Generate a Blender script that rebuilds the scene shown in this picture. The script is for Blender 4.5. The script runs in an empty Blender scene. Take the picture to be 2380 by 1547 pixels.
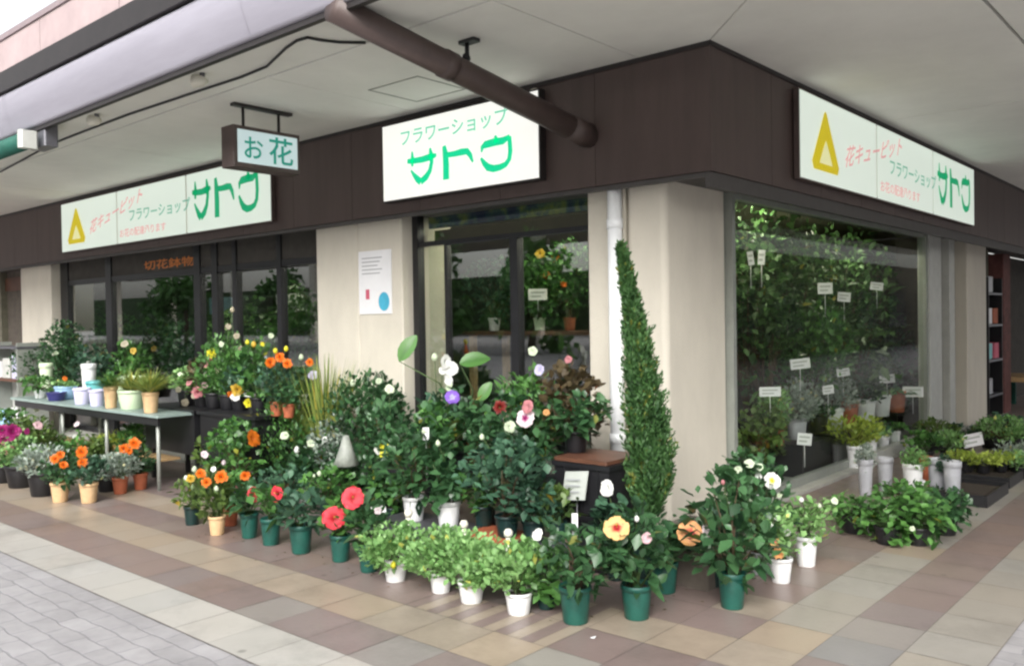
import bpy, math, random
from mathutils import Vector, Matrix, noise
R_ = math.radians
scene = bpy.context.scene
col = scene.collection

# ------------------------------------------------------------------ camera, world, sun, exposure
CAM = Vector((2.6704, -5.0136, 1.5))
YAW, PITCH, ROLL, F = -.717, -.0148, -.0158, 2020.0
fw_ = Vector((math.sin(YAW)*math.cos(PITCH), math.cos(YAW)*math.cos(PITCH), math.sin(PITCH)))
rt_ = Vector((math.cos(YAW), -math.sin(YAW), 0))
up_ = rt_.cross(fw_)
CR = rt_*math.cos(ROLL) + up_*math.sin(ROLL)
CU = up_*math.cos(ROLL) - rt_*math.sin(ROLL)
cd = bpy.data.cameras.new('camera')
cam = bpy.data.objects.new('camera', cd); col.objects.link(cam)
cam.matrix_world = Matrix(((CR.x, CU.x, -fw_.x, CAM.x), (CR.y, CU.y, -fw_.y, CAM.y), (CR.z, CU.z, -fw_.z, CAM.z), (0, 0, 0, 1)))
cd.sensor_width = 36; cd.lens = F/2380*36; cd.clip_start = .05; cd.clip_end = 1000
scene.camera = cam

w = bpy.data.worlds.new('World'); scene.world = w; w.use_nodes = True
nt = w.node_tree; nt.nodes.clear()
sky = nt.nodes.new('ShaderNodeTexSky'); sky.sky_type = 'NISHITA'; sky.sun_disc = False
SUN_EL, SUN_AZ = R_(33), R_(152)
sky.sun_elevation = SUN_EL; sky.sun_rotation = SUN_AZ; sky.dust_density = 4; sky.air_density = 1.2
hs = nt.nodes.new('ShaderNodeHueSaturation'); hs.inputs['Saturation'].default_value = .22; hs.inputs['Value'].default_value = 1.0
bg = nt.nodes.new('ShaderNodeBackground'); bg.inputs['Strength'].default_value = .15
wo = nt.nodes.new('ShaderNodeOutputWorld')
nt.links.new(sky.outputs[0], hs.inputs['Color']); nt.links.new(hs.outputs[0], bg.inputs['Color']); nt.links.new(bg.outputs[0], wo.inputs['Surface'])
sd = bpy.data.lights.new('sun', 'SUN'); sd.energy = 1.3; sd.angle = R_(40); sd.color = (1, .97, .93)
sun = bpy.data.objects.new('sun', sd); col.objects.link(sun)
sdir = Vector((math.sin(SUN_AZ)*math.cos(SUN_EL), math.cos(SUN_AZ)*math.cos(SUN_EL), math.sin(SUN_EL)))
sun.rotation_euler = sdir.to_track_quat('Z', 'Y').to_euler(); sun.location = (0, -10, 20)

scene.view_settings.view_transform = 'Standard'; scene.view_settings.look = 'None'
scene.view_settings.exposure = 1.25; scene.view_settings.gamma = 1
EXP = 2**1.25
scene.cycles.max_bounces = 8; scene.cycles.transparent_max_bounces = 12
scene.cycles.filter_width = 2.4
scene.cycles.use_denoising = True

def ray(px, py):
    return fw_ + CR*((px-1190)/F) - CU*((py-773.5)/F)
def at(px, py, ax, val):
    d = ray(px, py); return CAM + d*((val-CAM[ax])/d[ax])
def depth(P): return (P-CAM).dot(fw_)

# ------------------------------------------------------------------ materials
MATS = {}
def principled(name, color, rough=.5, metal=0, spec=.5, vary=.12, scale=8, bump=0, bscale=60, coat=0, emit=None, estr=0, stretch=None, stain=0):
    if name in MATS: return MATS[name]
    m = bpy.data.materials.new(name); m.use_nodes = True
    n = m.node_tree.nodes; l = m.node_tree.links
    b = n['Principled BSDF']; b.inputs['Roughness'].default_value = rough; b.inputs['Metallic'].default_value = metal
    b.inputs['Specular IOR Level'].default_value = spec; b.inputs['Coat Weight'].default_value = coat
    if vary:
        tc = n.new('ShaderNodeTexCoord'); nz = n.new('ShaderNodeTexNoise'); nz.inputs['Scale'].default_value = scale; nz.inputs['Detail'].default_value = 6
        nz.inputs['Roughness'].default_value = .65
        mx = n.new('ShaderNodeMix'); mx.data_type = 'RGBA'
        src = tc.outputs['Object']
        if stretch:
            mp = n.new('ShaderNodeMapping'); mp.inputs['Scale'].default_value = stretch; l.new(src, mp.inputs['Vector']); src = mp.outputs[0]
        l.new(src, nz.inputs['Vector'])
        cr = n.new('ShaderNodeMapRange'); cr.inputs['From Min'].default_value = .28; cr.inputs['From Max'].default_value = .72
        l.new(nz.outputs['Fac'], cr.inputs['Value']); l.new(cr.outputs[0], mx.inputs['Factor'])
        mx.inputs['A'].default_value = (*[c*(1-vary*1.6) for c in color], 1); mx.inputs['B'].default_value = (*[min(1, c*(1+vary*1.6)) for c in color], 1)
        l.new(mx.outputs['Result'], b.inputs['Base Color'])
        if bump:
            nb = n.new('ShaderNodeTexNoise'); nb.inputs['Scale'].default_value = bscale; nb.inputs['Detail'].default_value = 4
            bp = n.new('ShaderNodeBump'); bp.inputs['Strength'].default_value = bump; bp.inputs['Distance'].default_value = .01
            l.new(tc.outputs['Object'], nb.inputs['Vector']); l.new(nb.outputs['Fac'], bp.inputs['Height']); l.new(bp.outputs[0], b.inputs['Normal'])
    else:
        b.inputs['Base Color'].default_value = (*color, 1)
    if emit: b.inputs['Emission Color'].default_value = (*emit, 1); b.inputs['Emission Strength'].default_value = estr
    MATS[name] = m; return m

def leafmat(name, c0, c1, rough=.42, trans=.25):
    m = bpy.data.materials.new(name); m.use_nodes = True
    n = m.node_tree.nodes; l = m.node_tree.links; b = n['Principled BSDF']; out = n['Material Output']
    b.inputs['Roughness'].default_value = rough; b.inputs['Specular IOR Level'].default_value = .5
    a = n.new('ShaderNodeAttribute'); a.attribute_name = 'tint'
    r = n.new('ShaderNodeValToRGB'); r.color_ramp.elements[0].color = (*c0, 1); r.color_ramp.elements[1].color = (*c1, 1); 
    if name.startswith('leaf'): r.color_ramp.elements[1].position = .90
    if name.startswith('leaf'): x_ = r.color_ramp.elements.new(.985); x_.color = (min(.6, c1[0]*2.6), c1[1]*1.15, c1[2]*.7, 1)
    l.new(a.outputs['Fac'], r.inputs[0]); l.new(r.outputs[0], b.inputs['Base Color'])
    t = n.new('ShaderNodeBsdfTranslucent'); l.new(r.outputs[0], t.inputs['Color'])
    mx = n.new('ShaderNodeMixShader'); mx.inputs[0].default_value = trans
    l.new(b.outputs[0], mx.inputs[1]); l.new(t.outputs[0], mx.inputs[2]); l.new(mx.outputs[0], out.inputs['Surface'])
    MATS[name] = m; return m
def tintmat(name, rough=.4, bump=.25, coat=0, vary=.3):
    m = bpy.data.materials.new(name); m.use_nodes = True
    n = m.node_tree.nodes; l = m.node_tree.links; b = n['Principled BSDF']
    b.inputs['Roughness'].default_value = rough; b.inputs['Coat Weight'].default_value = coat; b.inputs['Coat Roughness'].default_value = .25
    a = n.new('ShaderNodeAttribute'); a.attribute_name = 'tile_colour'
    tc = n.new('ShaderNodeTexCoord'); nz = n.new('ShaderNodeTexNoise'); nz.inputs['Scale'].default_value = 5; nz.inputs['Detail'].default_value = 8; nz.inputs['Roughness'].default_value = .7
    mr = n.new('ShaderNodeMapRange'); mr.inputs['To Min'].default_value = 1-vary; mr.inputs['To Max'].default_value = 1+vary
    l.new(tc.outputs['Object'], nz.inputs['Vector']); l.new(nz.outputs['Fac'], mr.inputs['Value'])
    n2 = n.new('ShaderNodeTexNoise'); n2.inputs['Scale'].default_value = 1.1; n2.inputs['Detail'].default_value = 9; n2.inputs['Roughness'].default_value = .75
    m2 = n.new('ShaderNodeMapRange'); m2.inputs['From Min'].default_value = .36; m2.inputs['From Max'].default_value = .5; m2.inputs['To Min'].default_value = .80; m2.inputs['To Max'].default_value = 1.0
    l.new(tc.outputs['Object'], n2.inputs['Vector']); l.new(n2.outputs['Fac'], m2.inputs['Value'])
    n3 = n.new('ShaderNodeTexVoronoi'); n3.inputs['Scale'].default_value = 2.3; n3.inputs['Randomness'].default_value = 1
    m3 = n.new('ShaderNodeMapRange'); m3.inputs['From Min'].default_value = .03; m3.inputs['From Max'].default_value = .06; m3.inputs['To Min'].default_value = .62; m3.inputs['To Max'].default_value = 1.0
    l.new(tc.outputs['Object'], n3.inputs['Vector']); l.new(n3.outputs['Distance'], m3.inputs['Value'])
    q1 = n.new('ShaderNodeMath'); q1.operation = 'MULTIPLY'; l.new(mr.outputs[0], q1.inputs[0]); l.new(m2.outputs[0], q1.inputs[1])
    q2 = n.new('ShaderNodeMath'); q2.operation = 'MULTIPLY'; l.new(q1.outputs[0], q2.inputs[0]); l.new(m3.outputs[0], q2.inputs[1])
    vm = n.new('ShaderNodeVectorMath'); vm.operation = 'SCALE'; l.new(a.outputs['Color'], vm.inputs[0]); l.new(q2.outputs[0], vm.inputs['Scale'])
    l.new(vm.outputs[0], b.inputs['Base Color'])
    nb = n.new('ShaderNodeTexNoise'); nb.inputs['Scale'].default_value = 40; nb.inputs['Detail'].default_value = 5
    bp = n.new('ShaderNodeBump'); bp.inputs['Strength'].default_value = bump; bp.inputs['Distance'].default_value = .004
    l.new(tc.outputs['Object'], nb.inputs['Vector']); l.new(nb.outputs['Fac'], bp.inputs['Height']); l.new(bp.outputs[0], b.inputs['Normal'])
    mr2 = n.new('ShaderNodeMapRange'); mr2.inputs['To Min'].default_value = rough-.1; mr2.inputs['To Max'].default_value = rough+.15
    l.new(nz.outputs['Fac'], mr2.inputs['Value']); l.new(mr2.outputs[0], b.inputs['Roughness'])
    MATS[name] = m; return m
def glassmat(name, tint=(1, 1, 1), f0=.045, gz=1.0):
    m = bpy.data.materials.new(name); m.use_nodes = True
    n = m.node_tree.nodes; l = m.node_tree.links; n.remove(n['Principled BSDF']); out = n['Material Output']
    t = n.new('ShaderNodeBsdfTransparent'); t.inputs[0].default_value = (*tint, 1)
    g = n.new('ShaderNodeBsdfGlossy'); g.inputs['Roughness'].default_value = .015
    lw = n.new('ShaderNodeLayerWeight'); lw.inputs[0].default_value = .5
    p = n.new('ShaderNodeMath'); p.operation = 'POWER'; p.inputs[1].default_value = 5
    k = n.new('ShaderNodeMath'); k.operation = 'MULTIPLY_ADD'; k.inputs[1].default_value = (1-f0)*gz; k.inputs[2].default_value = f0
    l.new(lw.outputs['Facing'], p.inputs[0]); l.new(p.outputs[0], k.inputs[0])
    mx = n.new('ShaderNodeMixShader'); l.new(k.outputs[0], mx.inputs[0]); l.new(t.outputs[0], mx.inputs[1]); l.new(g.outputs[0], mx.inputs[2])
    l.new(mx.outputs[0], out.inputs['Surface']); MATS[name] = m; return m
def valance_mat():
    m = bpy.data.materials.new('valance'); m.use_nodes = True; n = m.node_tree.nodes; l = m.node_tree.links; b = n['Principled BSDF']
    tc = n.new('ShaderNodeTexCoord'); nz = n.new('ShaderNodeTexNoise'); nz.inputs['Scale'].default_value = 9; nz.inputs['Detail'].default_value = 3
    r = n.new('ShaderNodeValToRGB'); e = r.color_ramp.elements; e[0].position = .38; e[0].color = (.012, .025, .09, 1); e[1].position = .68; e[1].color = (.28, .34, .08, 1)
    x = r.color_ramp.elements.new(.52); x.color = (.05, .12, .12, 1)
    l.new(tc.outputs['Object'], nz.inputs['Vector']); l.new(nz.outputs['Fac'], r.inputs[0]); l.new(r.outputs[0], b.inputs['Base Color']); return m
def paver(name):
    m = bpy.data.materials.new(name); m.use_nodes = True
    n = m.node_tree.nodes; l = m.node_tree.links; b = n['Principled BSDF']; b.inputs['Roughness'].default_value = .75
    tc = n.new('ShaderNodeTexCoord'); mp = n.new('ShaderNodeMapping'); mp.inputs['Rotation'].default_value = (0, 0, R_(0))
    br = n.new('ShaderNodeTexBrick'); br.offset = .5; br.inputs['Scale'].default_value = 1
    br.inputs['Brick Width'].default_value = .22; br.inputs['Row Height'].default_value = .11; br.inputs['Mortar Size'].default_value = .006; br.inputs['Mortar Smooth'].default_value = .6
    br.inputs['Color1'].default_value = (.33, .32, .325, 1); br.inputs['Color2'].default_value = (.29, .281, .285, 1); br.inputs['Mortar'].default_value = (.235, .23, .24, 1)
    nz = n.new('ShaderNodeTexNoise'); nz.inputs['Scale'].default_value = 2.5; nz.inputs['Detail'].default_value = 8; nz.inputs['Roughness'].default_value = .7
    dn = n.new('ShaderNodeTexNoise'); dn.inputs['Scale'].default_value = 6
    md = n.new('ShaderNodeVectorMath'); md.operation = 'MULTIPLY_ADD'; md.inputs[1].default_value = (.05, .05, 0)
    l.new(tc.outputs['Object'], dn.inputs['Vector']); l.new(dn.outputs['Color'], md.inputs[0]); l.new(tc.outputs['Object'], md.inputs[2])
    l.new(md.outputs[0], mp.inputs['Vector']); l.new(mp.outputs[0], br.inputs['Vector']); l.new(tc.outputs['Object'], nz.inputs['Vector'])
    mr = n.new('ShaderNodeMapRange'); mr.inputs['From Min'].default_value = .3; mr.inputs['From Max'].default_value = .7; mr.inputs['To Min'].default_value = .8; mr.inputs['To Max'].default_value = 1.2
    l.new(nz.outputs['Fac'], mr.inputs['Value'])
    vm = n.new('ShaderNodeVectorMath'); vm.operation = 'SCALE'; l.new(br.outputs['Color'], vm.inputs[0]); l.new(mr.outputs[0], vm.inputs['Scale']); l.new(vm.outputs[0], b.inputs['Base Color'])
    bp = n.new('ShaderNodeBump'); bp.inputs['Strength'].default_value = .4; bp.inputs['Distance'].default_value = .01; bp.invert = True
    l.new(br.outputs['Fac'], bp.inputs['Height']); l.new(bp.outputs[0], b.inputs['Normal'])
    MATS[name] = m; return m
M = MATS
principled('brown_metal', (.080, .056, .051), .5, vary=.11, scale=2.5, bump=.05, stretch=(3, 3, .35))
principled('brown_dark', (.022, .018, .018), .5, vary=.1)
principled('lip_grey', (.065, .06, .058), .55, vary=.1)
principled('pillar_stone', (.60, .562, .482), .75, vary=.04, scale=2.6, bump=.3, bscale=90, stretch=(1.6, 1.6, .7))
principled('soffit_board', (.78, .775, .725), .8, vary=.045, scale=1.3, bump=.05, bscale=120)
principled('joint_dark', (.12, .115, .10), .9, vary=.1)
principled('gutter_metal', (.29, .28, .325), .55, metal=.0, vary=.07, scale=2, stretch=(.4, 3, 3))
principled('parapet_pink', (.40, .315, .315), .7, vary=.08, scale=3, bump=.1)
principled('parapet_cap', (.25, .20, .21), .6, vary=.06)
principled('black_frame', (.012, .012, .014), .35, vary=.1)
principled('alu', (.30, .32, .29), .45, metal=.3, vary=.06)
principled('alu_pale', (.5, .51, .48), .5, metal=.1, vary=.06)
principled('white_pvc', (.84, .86, .88), .35, vary=.04)
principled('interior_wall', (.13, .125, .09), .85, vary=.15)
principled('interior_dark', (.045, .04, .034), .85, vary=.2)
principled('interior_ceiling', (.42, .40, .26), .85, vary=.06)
principled('interior_floor', (.20, .21, .19), .45, vary=.15)
principled('concrete', (.34, .34, .31), .8, vary=.15, scale=4, bump=.15)
principled('mortar', (.21, .19, .175), .9, vary=.15)
principled('olive_beam', (.10, .085, .04), .6, vary=.1)
principled('wood_red', (.10, .042, .024), .5, vary=.25, scale=6)
principled('wood_tan', (.38, .25, .12), .55, vary=.2)
principled('pot_green', (.012, .085, .065), .42, vary=.22, scale=9)
principled('pot_darkgreen', (.008, .03, .028), .4, vary=.12, scale=12)
principled('pot_white', (.76, .77, .77), .4, vary=.07, scale=7)
principled('pot_grey', (.42, .43, .46), .4, vary=.1)
principled('pot_black', (.010, .010, .012), .45, vary=.15)
principled('pot_terracotta', (.36, .10, .045), .7, vary=.15, scale=14, bump=.15)
principled('pot_tan', (.62, .42, .23), .65, vary=.1, scale=14, bump=.12)
principled('pot_lilac', (.62, .60, .82), .4, vary=.05)
principled('pot_blue', (.35, .55, .78), .4, vary=.05)
principled('pot_navy', (.03, .03, .14), .4, vary=.05)
principled('pot_teal', (.12, .42, .44), .4, vary=.05)
principled('pot_lime', (.62, .75, .52), .45, vary=.06)
principled('soil', (.035, .024, .016), .95, vary=.4, scale=60, bump=.8)
principled('stem_green', (.05, .09, .025), .6, vary=.2)
principled('stem_brown', (.085, .055, .03), .8, vary=.25)
principled('grey_metal', (.16, .16, .18), .4, metal=.6, vary=.08)
principled('cable_black', (.02, .02, .02), .6, vary=0)
principled('cream', (.70, .68, .58), .6, vary=.06)
principled('paper', (.78, .78, .80), .6, vary=.03, scale=4)
principled('wrap_paper', (.27, .29, .26), .5, vary=.2, scale=12, bump=.4, bscale=30)
principled('paper_text', (.30, .31, .33), .7, vary=0)
principled('poster_blue', (.06, .38, .55), .5, vary=.1)
principled('poster_red', (.55, .10, .16), .5, vary=0)
principled('awning_green', (.008, .09, .065), .7, vary=.15)
principled('table_pale', (.24, .31, .29), .4, vary=.08)
principled('brick_red', (.11, .04, .035), .8, vary=.25)
principled('far_brown', (.10, .085, .07), .8, vary=.2)
principled('white_wall', (.80, .80, .78), .8, vary=.03)
principled('window_dark', (.03, .035, .04), .15, vary=.1)
principled('hedge_green', (.035, .07, .025), .9, vary=.5, scale=3)
principled('bark', (.09, .07, .05), .9, vary=.3)
SB = 1/EXP
principled('sign_face_green', (.55, .62, .55), .3, vary=0, emit=(.86, .96, .86), estr=.57*SB)
principled('sign_face_white', (.8, .8, .78), .3, vary=0, emit=(1, 1, .94), estr=.68*SB)
principled('sign_face_blue', (.5, .6, .62), .3, vary=.0, emit=(.74, .93, .95), estr=.42*SB)
principled('ink_green', (.0, .30, .13), .5, vary=0, emit=(.0, .52, .22), estr=.45*SB)
principled('ink_bright_green', (.0, .42, .2), .5, vary=0, emit=(.0, .74, .33), estr=.72*SB)
principled('ink_pale_green', (.1, .45, .3), .5, vary=0, emit=(.22, .75, .5), estr=.62*SB)
principled('ink_dull_green', (.1, .35, .24), .5, vary=0, emit=(.20, .52, .38), estr=.5*SB)
principled('ink_teal', (.0, .22, .16), .5, vary=0, emit=(.02, .38, .28), estr=.4*SB)
principled('ink_red', (.55, .2, .2), .5, vary=0, emit=(.78, .45, .43), estr=.62*SB)
principled('ink_yellow', (.5, .4, .0), .5, vary=0, emit=(.62, .5, .01), estr=.62*SB)
principled('ink_pale_yellow', (.6, .6, .3), .5, vary=0, emit=(.75, .74, .40), estr=.66*SB)
principled('letter_orange', (.55, .17, .03), .6, vary=0)
principled('tube_light', (.8, .8, .7), .5, vary=0, emit=(1, .96, .74), estr=26)
leafmat('leaf_dark', (.016, .050, .022), (.075, .185, .070), .34)
leafmat('leaf_mid', (.026, .085, .022), (.115, .28, .065), .4)
leafmat('leaf_blue', (.018, .055, .034), (.085, .19, .11), .4)
leafmat('leaf_olive', (.035, .070, .016), (.15, .24, .055), .45)
leafmat('leaf_light', (.10, .24, .06), (.31, .53, .20), .5, .3)
leafmat('leaf_yellow', (.20, .30, .04), (.50, .60, .12), .5, .3)
leafmat('leaf_silver', (.14, .20, .15), (.42, .48, .42), .6, .2)
leafmat('leaf_conifer', (.017, .055, .016), (.058, .145, .036), .6, .15)
leafmat('leaf_red', (.05, .035, .018), (.13, .10, .05), .45)
leafmat('leaf_grass', (.10, .17, .03), (.33, .40, .10), .55, .25)
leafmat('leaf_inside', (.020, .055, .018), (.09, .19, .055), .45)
def eyemat(pet, eye):
    nm = 'petal_%s_%s_eye' % (pet, eye)
    if nm in MATS: return MATS[nm]
    a = PETC[eye]; c = PETC[pet]; leafmat(nm, a, tuple(min(.9, x*1.1) for x in c), .55, .3)
    r = [n_ for n_ in MATS[nm].node_tree.nodes if n_.type == 'VALTORGB'][0].color_ramp; r.elements[0].position = .22
    x = r.elements.new(.46); x.color = (*[x_*.85 for x_ in c], 1); return MATS[nm]
PET = {}; PETC = {}
for nm, c in dict(red=(.75, .045, .07), coral=(.78, .10, .12), orange=(.80, .20, .015), peach=(.82, .42, .16), apricot=(.85, .52, .20), white=(.82, .84, .80), greenwhite=(.66, .76, .55),
                  pink=(.78, .52, .56), palepink=(.80, .68, .72), magenta=(.35, .02, .16), purple=(.20, .08, .52), yellow=(.82, .76, .05), darkred=(.22, .02, .015), gold=(.62, .42, .05), lilac=(.55, .52, .72), beige=(.5, .45, .33), eye=(.42, .01, .02), rose=(.55, .22, .24)).items():
    PETC[nm] = c
    PET[nm] = leafmat('petal_'+nm, tuple(x*.78 for x in c), tuple(min(.9, x*1.1) for x in c), .55, .3)

# ------------------------------------------------------------------ mesh builder
class MB:
    def __init__(s): s.v = []; s.f = []; s.t = []; s.sm = []
    def add(s, vs, fs, tint=.5, smooth=False):
        o = len(s.v); s.v += [tuple(x) for x in vs]; s.t += [tint]*len(vs)
        s.f += [tuple(i+o for i in f) for f in fs]; s.sm += [smooth]*len(fs); return s
    def box(s, x0, x1, y0, y1, z0, z1):
        x0, x1 = sorted((x0, x1)); y0, y1 = sorted((y0, y1)); z0, z1 = sorted((z0, z1))
        return s.add([(x0,y0,z0),(x1,y0,z0),(x1,y1,z0),(x0,y1,z0),(x0,y0,z1),(x1,y0,z1),(x1,y1,z1),(x0,y1,z1)],
                     [(0,3,2,1),(4,5,6,7),(0,1,5,4),(1,2,6,5),(2,3,7,6),(3,0,4,7)])
    def rbox(s, x0, x1, y0, y1, z0, z1, b=.01):
        x0, x1 = sorted((x0, x1)); y0, y1 = sorted((y0, y1))
        ring = [(x0+b,y0),(x1-b,y0),(x1,y0+b),(x1,y1-b),(x1-b,y1),(x0+b,y1),(x0,y1-b),(x0,y0+b)]
        vs = [(x,y,z) for z in (z0,z1) for x,y in ring]
        return s.add(vs, [tuple(range(7,-1,-1)), tuple(range(8,16))]+[(i,(i+1)%8,8+(i+1)%8,8+i) for i in range(8)])
    def pbox(s, x0, x1, y0, y1, z0, z1, r=.05, seg=5):
        ring = []
        for cx, cy, a0 in ((x1-r, y0+r, -90), (x1-r, y1-r, 0), (x0+r, y1-r, 90), (x0+r, y0+r, 180)):
            for i in range(seg+1): t = math.radians(a0+90*i/seg); ring.append((cx+r*math.cos(t), cy+r*math.sin(t)))
        k = len(ring); o0 = len(s.f)
        s.add([(x,y,z) for z in (z0,z1) for x,y in ring], [tuple(range(k-1,-1,-1)), tuple(range(k, 2*k))]+[(i,(i+1)%k,k+(i+1)%k,k+i) for i in range(k)]); return s
    def tube(s, pts, r, seg=8, tint=.5, cap=True):
        pts = [Vector(p) for p in pts]; rs = r if isinstance(r, (list, tuple)) else [r]*len(pts)
        vs = []; fs = []
        for i, p in enumerate(pts):
            d = (pts[min(i+1, len(pts)-1)]-pts[max(i-1, 0)]).normalized()
            a = d.cross(Vector((0,0,1)) if abs(d.z) < .95 else Vector((1,0,0))).normalized(); b = d.cross(a)
            for k in range(seg):
                t = 2*math.pi*k/seg; vs.append(p+(a*math.cos(t)+b*math.sin(t))*rs[i])
        for i in range(len(pts)-1):
            for k in range(seg): fs.append((i*seg+k, i*seg+(k+1)%seg, (i+1)*seg+(k+1)%seg, (i+1)*seg+k))
        if cap: fs += [tuple(range(seg-1,-1,-1)), tuple(range((len(pts)-1)*seg, len(pts)*seg))]
        return s.add(vs, fs, tint, True)
    def lathe(s, prof, seg=24, c=(0,0,0), sq=0):
        vs = []; fs = []
        for r, z in prof:
            for k in range(seg):
                t = 2*math.pi*k/seg; cx, sy = math.cos(t), math.sin(t)
                if sq:
                    q = max(abs(cx), abs(sy)); g = 1/(q**sq); cx *= g; sy *= g
                vs.append((c[0]+r*cx, c[1]+r*sy, c[2]+z))
        n = len(prof)
        for i in range(n-1):
            for k in range(seg): fs.append((i*seg+k, i*seg+(k+1)%seg, (i+1)*seg+(k+1)%seg, (i+1)*seg+k))
        fs += [tuple(range(seg-1,-1,-1))]
        return s.add(vs, fs, .5, True)
    def disc(s, r, z, seg=24, c=(0,0)):
        return s.add([(c[0]+r*math.cos(2*math.pi*k/seg), c[1]+r*math.sin(2*math.pi*k/seg), z) for k in range(seg)], [tuple(range(seg))])
    def poly(s, pts, n, th):
        n = Vector(n)*th; k = len(pts); vs = [Vector(p) for p in pts]+[Vector(p)+n for p in pts]
        return s.add(vs, [tuple(range(k-1,-1,-1)), tuple(range(k, 2*k))]+[(i,(i+1)%k,k+(i+1)%k,k+i) for i in range(k)])
    def build(s, name, mat, parent=None, loc=None, sharp=False):
        me = bpy.data.meshes.new(name); me.from_pydata(s.v, [], s.f); me.update()
        me.polygons.foreach_set('use_smooth', s.sm)
        a = me.attributes.new('tint', 'FLOAT', 'POINT'); a.data.foreach_set('value', s.t)
        me.materials.append(M[mat] if isinstance(mat, str) else mat)
        o = bpy.data.objects.new(name, me); col.objects.link(o)
        if parent: o.parent = parent
        if loc is not None: o.location = loc
        return o
def tag(o, label, cat=None, group=None, kind=None):
    if label: o['label'] = label
    if cat: o['category'] = cat
    if group: o['group'] = group
    if kind: o['kind'] = kind
    return o
def thing(name, label, cat, loc=(0,0,0), group=None):
    o = bpy.data.objects.new(name, None); col.objects.link(o); o.location = loc; o.empty_display_size = .1
    return tag(o, label, cat, group)
def textmesh(txt, w_, h_, name, mat, parent, origin, ux, uz, th=.003, shear=0, bold=.012):
    """lettering fitted into w_ x h_ (metres), its lower-left corner at origin, reading along ux, upright along uz"""
    cu = bpy.data.curves.new('lettering', 'FONT'); cu.body = txt; cu.size = 1; cu.resolution_u = 3; cu.offset = bold
    ob = bpy.data.objects.new('lettering', cu); col.objects.link(ob)
    dg = bpy.context.evaluated_depsgraph_get(); me0 = ob.evaluated_get(dg).to_mesh()
    vs = [v.co.copy() for v in me0.vertices]; fs = [tuple(p.vertices) for p in me0.polygons]
    ob.evaluated_get(dg).to_mesh_clear(); bpy.data.objects.remove(ob); bpy.data.curves.remove(cu)
    if not vs: return None
    x0 = min(v.x for v in vs); x1 = max(v.x for v in vs); y0 = min(v.y for v in vs); y1 = max(v.y for v in vs)
    ux = Vector(ux); uz = Vector(uz); nn = ux.cross(uz)
    mb = MB()
    mb.add([Vector(origin)+ux*((v.x-x0)/(x1-x0)*w_+shear*(v.y-y0)/(y1-y0))+uz*((v.y-y0)/(y1-y0)*h_)+nn*th for v in vs], fs)
    return mb.build(name, mat, parent)
def ribbon(mb, pts, wd, nn, lift=.004):
    """brush stroke: flat ribbon with round joints along pts (3-D points on a plane with normal nn)"""
    nn = Vector(nn); pts = [Vector(p) for p in pts]
    ws = wd if isinstance(wd, (list, tuple)) else [wd]*len(pts)
    L = []; Rr = []
    for i, p in enumerate(pts):
        d = (pts[min(i+1, len(pts)-1)]-pts[max(i-1, 0)]).normalized(); sd_ = d.cross(nn)
        L.append(p+sd_*ws[i]/2+nn*lift); Rr.append(p-sd_*ws[i]/2+nn*lift)
    k = len(pts); mb.add(L+Rr, [(i, i+1, k+i+1, k+i) for i in range(k-1)])

# ------------------------------------------------------------------ ground
gm = MB(); gm.add([(-300,-300,-.008),(300,-300,-.008),(300,300,-.008),(-300,300,-.008)], [(0,1,2,3)])
tag(gm.build('plaza_ground', paver('grey_pavers')), 'grey block paving of the open plaza', kind='structure')
T = .32; X0, Y0 = .803, -1.936
mo = MB(); mo.add([(-26,-2.895,-.004),(1.763,-2.895,-.004),(1.763,26,-.004),(-26,26,-.004)], [(0,1,2,3)])
tag(mo.build('pavement_bed', 'mortar'), 'mortar bed under the tiled pavement', kind='structure')
random.seed(3)
TC = dict(b=(.215, .164, .150), t=(.325, .268, .21), w=(.42, .405, .375), g=(.238, .222, .212), l=(.295, .272, .238), p=(.218, .175, .163), s=(.222, .18, .162))
over = {(-2,-1):'b', (-1,-1):'b', (-2,-2):'t', (-1,-2):'t', (0,-2):'t', (-1,-3):'b', (0,-3):'t', (-2,-3):'b', (-1,-4):'t', (0,-4):'l', (0,-5):'l', (-7,1):'g', (-4,1):'g', (-3,1):'p', (-2,0):'l', (-3,0):'t', (-1,0):'b', (0,-1):'p', (1,-3):'g', (1,-4):'g', (0,0):'b', (1,-2):'p'}
def tilecode(m, k):
    if (m, k) in over: return over[(m, k)]
    if m == 2 or k == 2: return 'w' if k == 2 else 'l'
    if m == 1 and k <= 1: return 'b' if random.random() < .72 else 'p'
    if k == 1: return 'b' if random.random() < .8 else 'p'
    if m == 0: return 'l' if random.random() < .9 else 't'
    if k == 0: return 't'
    if m < -20 and k == -1: return 't'
    if m < -13 and k == -2: return 't'
    return 'b' if random.random() < .8 else 's'
tv = []; tf = []; tc_ = []
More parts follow.
